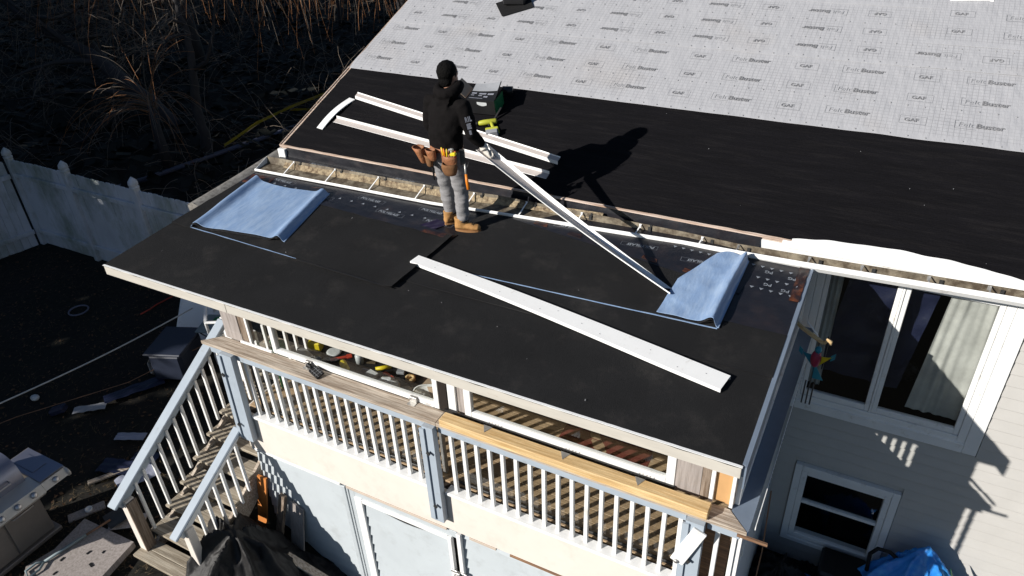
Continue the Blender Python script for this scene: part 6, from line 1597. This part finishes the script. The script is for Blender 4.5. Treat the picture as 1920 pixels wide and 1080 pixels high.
# right corner: blue tarp heap, junk, hose
drape(1.62, 2.58, 0.86, 0.44, 1.27, 0, 'blue_tarp', 'blue_tarp', 'bright blue tarp heaped over a pile by the house wall', 'tarp', 12, 0.22, pk=(0.12,0.35), nf=9, pw=1.0)
drape(0.95, 2.35, 0.50, 0.50, 0.55, 0, 'blue_tarp', 'blue_tarp', 'shaded blue tarp end beside the dark junk pile', 'tarp', 15, 0.20)
drape(0.35, 2.40, 0.52, 0.58, 0.55, 10, 'black_tarp', 'black_bag', 'heap of black bags below the lower window', 'bag', 21, 0.30)
b = MB(); b.box(0.75,1.25,2.55,2.98,-4.3,-3.78,0.03); solo('dark_crate', b, M['black_plastic'], 'dark crate standing before the lower window', 'crate')
b = MB(); b.tube([(1.24,2.75,-3.7),(1.22,2.75,-3.42),(1.28,2.75,-3.30),(1.40,2.75,-3.29),(1.55,2.72,-3.38),(1.65,2.7,-3.55)],0.022,8); solo('hose', b, M['black'], 'black hose looping up beside the blue tarp', 'hose')
b = MB(); b.grid(lambda u, v: (1.98+0.42*u+0.05*v, 2.72-0.12*u-0.25*v, -3.20-0.75*u-0.1*v+0.02*noise.noise(Vector((u*4,v*4,1)))), 12, 5, thick=0.01); solo('green_sheet', b, M['green'], 'dark green torn sheet edge under the blue tarp', 'sheet')

# ------------------------------------------------------------------ white picket fence
FZ0, FZ1 = -3.36, -1.50
pk = MB(); pts = [(-0.066,0,0),(0.066,0,0),(0.066,0,1.83),(0.048,0,1.855),(-0.048,0,1.855),(-0.066,0,1.83)]
pk.prism(pts, (0,0.018,0)); PK = pk.mesh('picket'); setmats(PK, M['fence'])
def fence_run(name, label, p0, p1, posts, first=True):
    p0 = Vector(p0); p1 = Vector(p1); d = (p1-p0); L = d.length; d.normalize(); ang = math.atan2(d.y, d.x); nrm = Vector((d.y,-d.x,0))
    f = thing(name, label, 'fence', (p0+p1)/2+Vector((0,0,FZ0)), 'white picket fence runs')
    k = 0; x = 0.10
    rr = random.Random(5)
    while x < L-0.05:
        q = p0+d*x+Vector((0,0,FZ0+rr.uniform(-0.004,0.004)+0.008*math.sin(x*1.3)))
        inst('picket', PK, f, q, (RAD(rr.uniform(-0.25,0.25)), 0, ang)); x += 0.1375
    for z in (-3.05,-1.82):
        b = MB(); b.bar(p0+nrm*0.03+Vector((0,0,z)), p1+nrm*0.03+Vector((0,0,z)), 0.045, 0.09, bev=0.006); part('rail', b, M['fence'], f)
    for s in posts:
        q = p0+d*s; b = MB(); b.box(q.x-0.06,q.x+0.06,q.y-0.075,q.y+0.045,FZ0-0.05,-1.46,0.008); po = part('post', b, M['fence'], f)
        c = MB(); cc = Vector((q.x, q.y-0.015, 0))
        c.loft([(cc+Vector((0,0,-1.459)),(0.085,0,0),(0,0.085,0)),(cc+Vector((0,0,-1.43)),(0.085,0,0),(0,0.085,0)),(cc+Vector((0,0,-1.425)),(0.055,0,0),(0,0.055,0)),(cc+Vector((0,0,-1.39)),(0.088,0,0),(0,0.088,0)),(cc+Vector((0,0,-1.33)),(0.080,0,0),(0,0.080,0)),(cc+Vector((0,0,-1.27)),(0.030,0,0),(0,0.030,0)),(cc+Vector((0,0,-1.245)),(0.004,0,0),(0,0.004,0))],14)
        part('post_cap', c, M['fence'], po)
    return f
fence_run('picket_fence', 'white picket fence run with round capped posts reaching behind the porch roof', (-14.78,3.50,0), (-6.9,3.55,0), (0.0,1.72,3.62,5.5,7.4))
fence_run('picket_fence', 'short white picket fence run turning towards the left picture edge', (-15.9,-1.2,0), (-14.83,3.40,0), (1.1,2.9))

# ------------------------------------------------------------------ pipe and caution tape beyond the fence
b = MB(); b.tube([(-15.9,5.0,ZG+0.07),(-15.3,6.6,ZG+0.08),(-14.85,8.55,ZG+0.08),(-14.4,10.4,ZG+0.08),(-14.2,11.5,ZG+0.08)],0.06,10); solo('pipe', b, M['pipe_far'], 'pale pipe lying on the ground behind the picket fence', 'pipe')
b = MB(); pts = [(-14.45,8.3,-2.95),(-14.75,9.8,-2.9),(-14.9,11.2,-2.95),(-14.95,12.0,-3.0),(-14.6,12.8,-2.9),(-13.6,14.2,-2.8)]
for i in range(len(pts)-1): b.bar(pts[i], pts[i+1], 0.006, 0.075, bev=0.001)
solo('caution_tape', b, M['caution'], 'yellow caution tape strung through the dark brush', 'tape')
b = MB(); pts = [(-15.3,11.6,-3.2),(-14.6,11.9,-3.2),(-14.0,11.9,-3.15)]
for i in range(2): b.bar(pts[i], pts[i+1], 0.006, 0.07, bev=0.001)
solo('caution_tape', b, M['caution'], 'short end of yellow tape lying low in the brush', 'tape')
b = MB(); b.box(-15.45,-15.2,14.2,14.45,ZG,-2.75,0.02); solo('utility_box', b, M['rust'], 'small rusty box on a post in the dark brush', 'box')

# ------------------------------------------------------------------ trees
def limb_path(a, d, L, n, wob, rng, droop=0.0, up=0.0):
    p = Vector(a); d = Vector(d).normalized(); out = [p.copy()]; st = L/n
    for i in range(n):
        d = (d + Vector((rng.uniform(-wob,wob), rng.uniform(-wob,wob), rng.uniform(-wob,wob)-droop+up))).normalized()
        p = p+d*st; out.append(p.copy())
    return out
def bare_tree(label, trunk, r0, seed, twig_m='twig', n_limb=7, limb_len=3.0, n_tw=120, droop=0.05, tw_len=1.0, extra=(), cat='tree', name='bare_tree', start=0.35, tw_r=0.006):
    rng = random.Random(seed); base = Vector(trunk[0])
    t = thing(name, label, cat, base, None)
    tb = MB(); N = len(trunk)
    # smooth the trunk
    pth = []
    for i in range(N-1):
        for k in range(4):
            pth.append(lerp(trunk[i], trunk[i+1], k/4)+Vector((rng.uniform(-.03,.03), rng.uniform(-.03,.03), 0)))
    pth.append(Vector(trunk[-1]))
    rad = [r0*(1-0.75*i/(len(pth)-1)) for i in range(len(pth))]
    tb.tube(pth, rad, 9)
    limbs = tb; tips = []
    for k in range(n_limb):
        i = int(len(pth)*(start+(1-start)*rng.random())) ; i = min(i, len(pth)-2)
        a = rng.uniform(0, 2*math.pi); d = Vector((math.cos(a), math.sin(a), rng.uniform(0.0,0.8)))
        L = limb_len*rng.uniform(0.5,1.0); P_ = limb_path(pth[i], d, L, 8, 0.22, rng, droop*0.5)
        r = rad[i]*0.55; limbs.tube(P_, [r*(1-0.8*j/8) for j in range(9)], 6); tips.append((P_, r))
        for q in range(2):
            j = rng.randint(3,7); d2 = (P_[j]-P_[j-1]).normalized()+Vector((rng.uniform(-.8,.8),rng.uniform(-.8,.8),rng.uniform(-.4,.6)))
            P2 = limb_path(P_[j], d2, L*0.5, 6, 0.25, rng, droop); limbs.tube(P2, [r*0.4*(1-0.8*z_/6) for z_ in range(7)], 5); tips.append((P2, r*0.4))
    for e in extra:
        P_ = [Vector(p) for p in e]; limbs.tube(P_, [r0*0.4*(1-0.8*j/(len(P_)-1)) for j in range(len(P_))], 6); tips.append((P_, r0*0.3))
    part('trunk', tb, M['bark'], t)
    tw = MB()
    for k in range(n_tw):
        P_, r = rng.choice(tips); j = rng.randint(1, len(P_)-1)
        d2 = Vector((rng.uniform(-1,1), rng.uniform(-1,1), rng.uniform(-0.3,0.8)))
        Q = limb_path(P_[j], d2, tw_len*rng.uniform(0.4,1.2), 7, 0.25, rng, droop)
        tw.tube(Q, [tw_r*(1-0.6*i/7) for i in range(8)], 3, caps=False)
    part('crown', tw, M[twig_m], t, kind='stuff')
    return t
YB = 8.0
bare_tree('large bare tree whose thick grey trunk leans across the upper left corner', [(-17.5,9.5,-3.45),(-18.77,9.5,-2.56),(-20.55,9.5,-1.55),(-21.98,9.5,-1.1),(-23.7,9.5,-0.3),(-25.2,9.55,0.6),(-26.6,9.7,1.9)], 0.24, 4, n_limb=8, limb_len=3.2, n_tw=300, tw_len=1.4, droop=0.06, start=0.25,
    extra=[[(-18.6,9.45,-2.6),(-18.8,8.5,-2.1),(-20.3,8.5,-2.3),(-22.3,8.5,-2.7),(-24.0,8.4,-3.0)], [(-18.2,9.4,-2.8),(-16.9,7.9,-2.0),(-17.1,7.3,-2.2),(-18.4,7.2,-3.0),(-19.2,7.0,-3.2)]])
bare_tree('second leaning bare tree crossing behind the thick grey trunk', [(-20.6,11,-3.5),(-22.4,11,-2.2),(-22.9,11,-1.5),(-23.4,11.1,-0.9),(-24.5,11.2,0.4),(-25.4,11.3,1.8)], 0.20, 9, n_limb=8, limb_len=3.0, n_tw=240, tw_len=1.4, droop=0.08)
bare_tree('upright bare tree standing left of the hanging orange twigs', [(-15.15,8.2,-3.6),(-14.98,8.2,-2.7),(-14.95,8.2,-1.8),(-14.72,8.2,-1.05),(-14.64,8.2,-0.2),(-14.68,8.2,0.6),(-14.6,8.25,2.0)], 0.15, 15, n_limb=6, limb_len=2.2, n_tw=240, tw_len=1.2, droop=0.1, start=0.45,
    extra=[[(-14.72,8.2,-1.05),(-14.2,8.2,-0.8),(-13.75,8.2,-0.15),(-13.5,8.2,0.4),(-13.2,8.2,1.1)]])
# willow: long hanging orange shoots from limbs above the frame
def willow(label, spots, seed, rng_len=(1.6,4.2), trunk=None):
    rng = random.Random(seed); t = thing('willow_tree', label, 'tree', trunk[0])
    tb = MB(); tb.tube(trunk, [0.24*(1-0.12*i) for i in range(len(trunk))], 9)
    lb = tb; tw = MB(); tw2 = MB()
    for s in spots:
        a = Vector(trunk[-2]); P_ = [lerp(a, s, i/7)+Vector((0,0,0.5*math.sin(math.pi*i/7)))+Vector((rng.uniform(-.12,.12),rng.uniform(-.12,.12),rng.uniform(-.12,.12))) for i in range(8)]
        lb.tube(P_, [0.075*(1-0.75*i/7) for i in range(8)], 6)
        for k in range(52):
            j = rng.randint(2,7); p = P_[j]+Vector((rng.uniform(-.25,.25),rng.uniform(-.25,.25),rng.uniform(-.1,.25)))
            d = Vector((rng.uniform(-0.9,0.9), rng.uniform(-0.9,0.9), rng.uniform(-0.2,0.7)))
            L = rng.uniform(*rng_len); Q = limb_path(p, d, L, 12, 0.10, rng, 0.22)
            (tw if rng.random() < 0.7 else tw2).tube(Q, [0.0068*(1-0.5*i/12) for i in range(13)], 3, caps=False)
    part('trunk', lb, M['bark'], t)
    part('crown', tw, M['twig_orange'], t, label='hanging orange shoots', kind='stuff'); part('crown', tw2, M['twig'], t, kind='stuff')
    return t
willow('willow tree trailing long orange shoots over the top edge beside the roof', [(-17.6,12,1.3),(-16.0,11.5,1.1),(-14.8,12,1.1),(-13.4,12,1.2),(-12.3,11,1.3),(-11.2,10.5,1.4),(-12.6,10,1.1),(-14.0,10.5,1.3),(-15.2,10.6,1.0),(-10.2,10.6,1.5),(-9.4,11.5,1.6),(-9.0,10.3,1.2)], 21, (1.3,3.4), trunk=[(-12.9,14.6,-3.4),(-12.8,14.4,-1.6),(-12.7,14.0,0.4),(-12.9,13.4,1.8),(-13.0,13.0,2.8)])
willow('second willow whose brown shoots hang over the far corner of the yard', [(-20,13,1.4),(-22,12,1.2),(-24,13,1.3),(-19,15,1.6),(-26,15,1.6),(-21.5,15.5,1.8),(-17.5,14.5,1.6),(-23.5,10.5,0.8),(-19.5,10.5,0.9),(-18.3,12.5,1.1),(-18,9,0.9),(-16.5,9,0.9),(-20,9,0.7),(-15.5,9.6,1.0),(-17.2,10.2,1.0)], 33, (1.5,3.6), trunk=[(-21.5,14,-3.4),(-21.4,13.8,-1.6),(-21.5,13.5,0.2),(-21.6,13.3,1.6),(-21.7,13.2,2.6)])
# low orange shoots arching from a stump
sp = thing('willow_stump', 'clump of orange willow shoots arching from a low stump', 'shrub', (-15.3,7.2,ZG))
b = MB(); b.tube([(-15.3,7.2,ZG-0.05),(-15.32,7.2,-2.3),(-15.35,7.25,-1.7)],[0.14,0.11,0.09],9); part('trunk', b, M['bark'], sp)
rng = random.Random(77); tw = MB(); tw2 = MB()
for k in range(60):
    a = rng.uniform(-0.6, 3.3) if k % 3 else rng.uniform(0,6.28); p = Vector((-15.35,7.25,-1.75+rng.uniform(-0.3,0.25)))
    d = Vector((math.cos(a)*0.9, math.sin(a)*0.5-0.35, rng.uniform(0.6,1.6)))
    Q = limb_path(p, d, rng.uniform(1.2,2.6), 12, 0.08, rng, 0.17)
    (tw if k % 2 else tw2).tube(Q, [0.0062*(1-0.5*i/12) for i in range(13)], 3, caps=False)
part('crown', tw, M['twig_orange'], sp, kind='stuff'); part('crown', tw2, M['twig'], sp, kind='stuff')
# background bare trees, far
for k, (x, y, lean, sd_) in enumerate(((-27,14,0.4,31),(-24,18,-0.2,32),(-21,21,0.3,33),(-17.5,22,-0.3,34),(-30,20,0.2,35),(-14.5,20,0.2,36))):
    names = ['slim bare tree at the far left of the brush','bare tree with pale twigs behind the leaning trunks','bare tree deep in the brush behind the upright one','bare tree deep in the brush left of the willow','bare tree at the far back of the dark brush','bare tree deep in the brush behind the willow']
    bare_tree(names[k], [(x,y,-3.4),(x+lean*0.6,y,-1.5),(x+lean*1.2,y+0.2,0.6),(x+lean*1.6,y+0.3,2.8)], 0.15, sd_, n_limb=9, limb_len=2.6, n_tw=200, tw_len=1.3, droop=0.09, start=0.2, tw_r=0.008)
# brush: countless brambles and dead grass in the shade
rng = random.Random(5); bb = MB()
for k in range(2600):
    x = rng.uniform(-34,-8); y = rng.uniform(5,24)
    if x > -9.5 and y < 12: continue
    if y < 4.2: continue
    a = rng.uniform(0,6.28); d = Vector((math.cos(a), math.sin(a), rng.uniform(0.5,2)))
    Q = limb_path((x,y,-3.4), d, rng.uniform(0.6,2.0), 6, 0.2, rng, 0.16); bb.tube(Q, [0.006]*7, 3, caps=False)
bo_ = structure('brush', bb, M['twig'], 'stuff')
iv = MB()  # near-black ivy added so the far ground sinks into deep shade
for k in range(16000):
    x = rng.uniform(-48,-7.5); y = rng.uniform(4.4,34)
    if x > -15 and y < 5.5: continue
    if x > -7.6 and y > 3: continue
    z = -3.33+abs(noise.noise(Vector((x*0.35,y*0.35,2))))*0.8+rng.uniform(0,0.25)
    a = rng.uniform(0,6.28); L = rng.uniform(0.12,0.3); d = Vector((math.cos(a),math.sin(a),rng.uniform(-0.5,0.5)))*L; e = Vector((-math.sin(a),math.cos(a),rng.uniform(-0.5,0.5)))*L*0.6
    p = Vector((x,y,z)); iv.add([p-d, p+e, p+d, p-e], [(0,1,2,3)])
structure('added_shade_ivy', iv, M['shade_ivy'], 'stuff')
gb = MB()
for k in range(9000):
    x = rng.uniform(-16,-6.4); y = rng.uniform(-3.2,3.3)
    if rng.random() < 0.25: x = rng.uniform(-8,-5); y = rng.uniform(-2.2,0)
    a = rng.uniform(0,6.28); L = rng.uniform(0.03,0.10); z = ground_z(x,y)+noise.noise(Vector((x*0.5,y*0.5,0)))*0.05+0.012
    d = Vector((math.cos(a), math.sin(a), 0)); s_ = Vector((-d.y,d.x,0))*0.004; h = rng.uniform(0.005,0.05)
    p = Vector((x,y,z)); gb.add([p-s_, p+s_, p+d*L+Vector((0,0,h))], [(0,1,2)])
structure('dry_grass', gb, M['straw'], 'stuff')
lbm = MB()
for k in range(2600):
    x = rng.uniform(-16,-5.4); y = rng.uniform(-3.2,3.4); z = ground_z(x,y)+noise.noise(Vector((x*0.5,y*0.5,0)))*0.05+0.02
    a = rng.uniform(0,6.28); s_ = rng.uniform(0.012,0.035); d = Vector((math.cos(a),math.sin(a),rng.uniform(-.4,.4)))*s_; e = Vector((-math.sin(a),math.cos(a),rng.uniform(-.4,.4)))*s_*0.6
    p = Vector((x,y,z)); lbm.add([p-d, p+e, p+d, p-e], [(0,1,2,3)])
structure('fallen_leaves', lbm, M['leaf'], 'stuff')

# ------------------------------------------------------------------ evergreens left of the camera that shade the yard
def evergreen(x, y, H, R, seed, label):
    rng = random.Random(seed); zb = -3.4
    t = thing('evergreen_tree', label, 'tree', (x,y,zb), 'evergreens along the sunny side of the yard')
    b = MB(); b.tube([(x,y,zb),(x,y,zb+H*0.5),(x,y,zb+H*0.97)],[0.22,0.14,0.03],8); part('trunk', b, M['bark'], t)
    c = MB(); n = int(H*125*R)
    for k in range(n):
        tt = rng.random()**0.85; z = zb+0.5+tt*(H-0.5); rr = R*(1-tt)**0.75*math.sqrt(rng.uniform(0.02,1)); a = rng.uniform(0,6.28)
        p = Vector((x+rr*math.cos(a), y+rr*math.sin(a), z-0.15*rr)); d = Vector((math.cos(a),math.sin(a),rng.uniform(-0.5,0.15))).normalized(); s_ = Vector((-d.y,d.x,rng.uniform(-.4,.4))).normalized()
        L = rng.uniform(0.35,0.75); W2 = rng.uniform(0.14,0.28)
        c.add([p-d*L*0.5, p+s_*W2, p+d*L*0.6, p-s_*W2], [(0,1,2,3)])
    part('crown', c, M['needles'], t, kind='stuff')
labs = ['tall evergreen nearest the porch steps, outside the left edge','tall evergreen second from the steps, outside the left edge','dense evergreen third from the steps, outside the left edge','dense evergreen fourth from the steps, outside the left edge','dark evergreen fifth from the steps, outside the left edge','dark evergreen sixth from the steps, outside the left edge','broad evergreen seventh from the steps, outside the left edge','broad evergreen farthest from the steps, outside the left edge','evergreen behind the row nearest the steps','evergreen behind the row in its middle','evergreen behind the row at its far end','evergreen beyond the row, nearest the leaning trunks','evergreen beyond the row, in the far corner','last evergreen beyond the row, in the far corner']
for k, (s, off, H, R_) in enumerate(((2.3,0,8.0,1.5),(4.2,0.3,10.6,1.8),(6.4,-0.3,13.4,2.0),(8.8,0.3,15.5,2.5),(11.4,-0.2,12.0,2.6),(14.2,0.3,12.5,2.7),(17.6,0,19,3.0),(21.2,0.2,19,3.2),(9.4,3.4,17.5,2.6),(17.5,4.0,19,3.0),(24.5,2.0,19,3.4),(28.5,0.5,20,3.6),(33,0.5,20,3.6),(38,0.5,20,3.6))):
    cx = -6.3-0.573*11.5 - 0.82*s - 0.573*off; cy = -1-0.82*11.5 + 0.573*s - 0.82*off
    evergreen(cx, cy, H, R_, 100+k, labs[k])
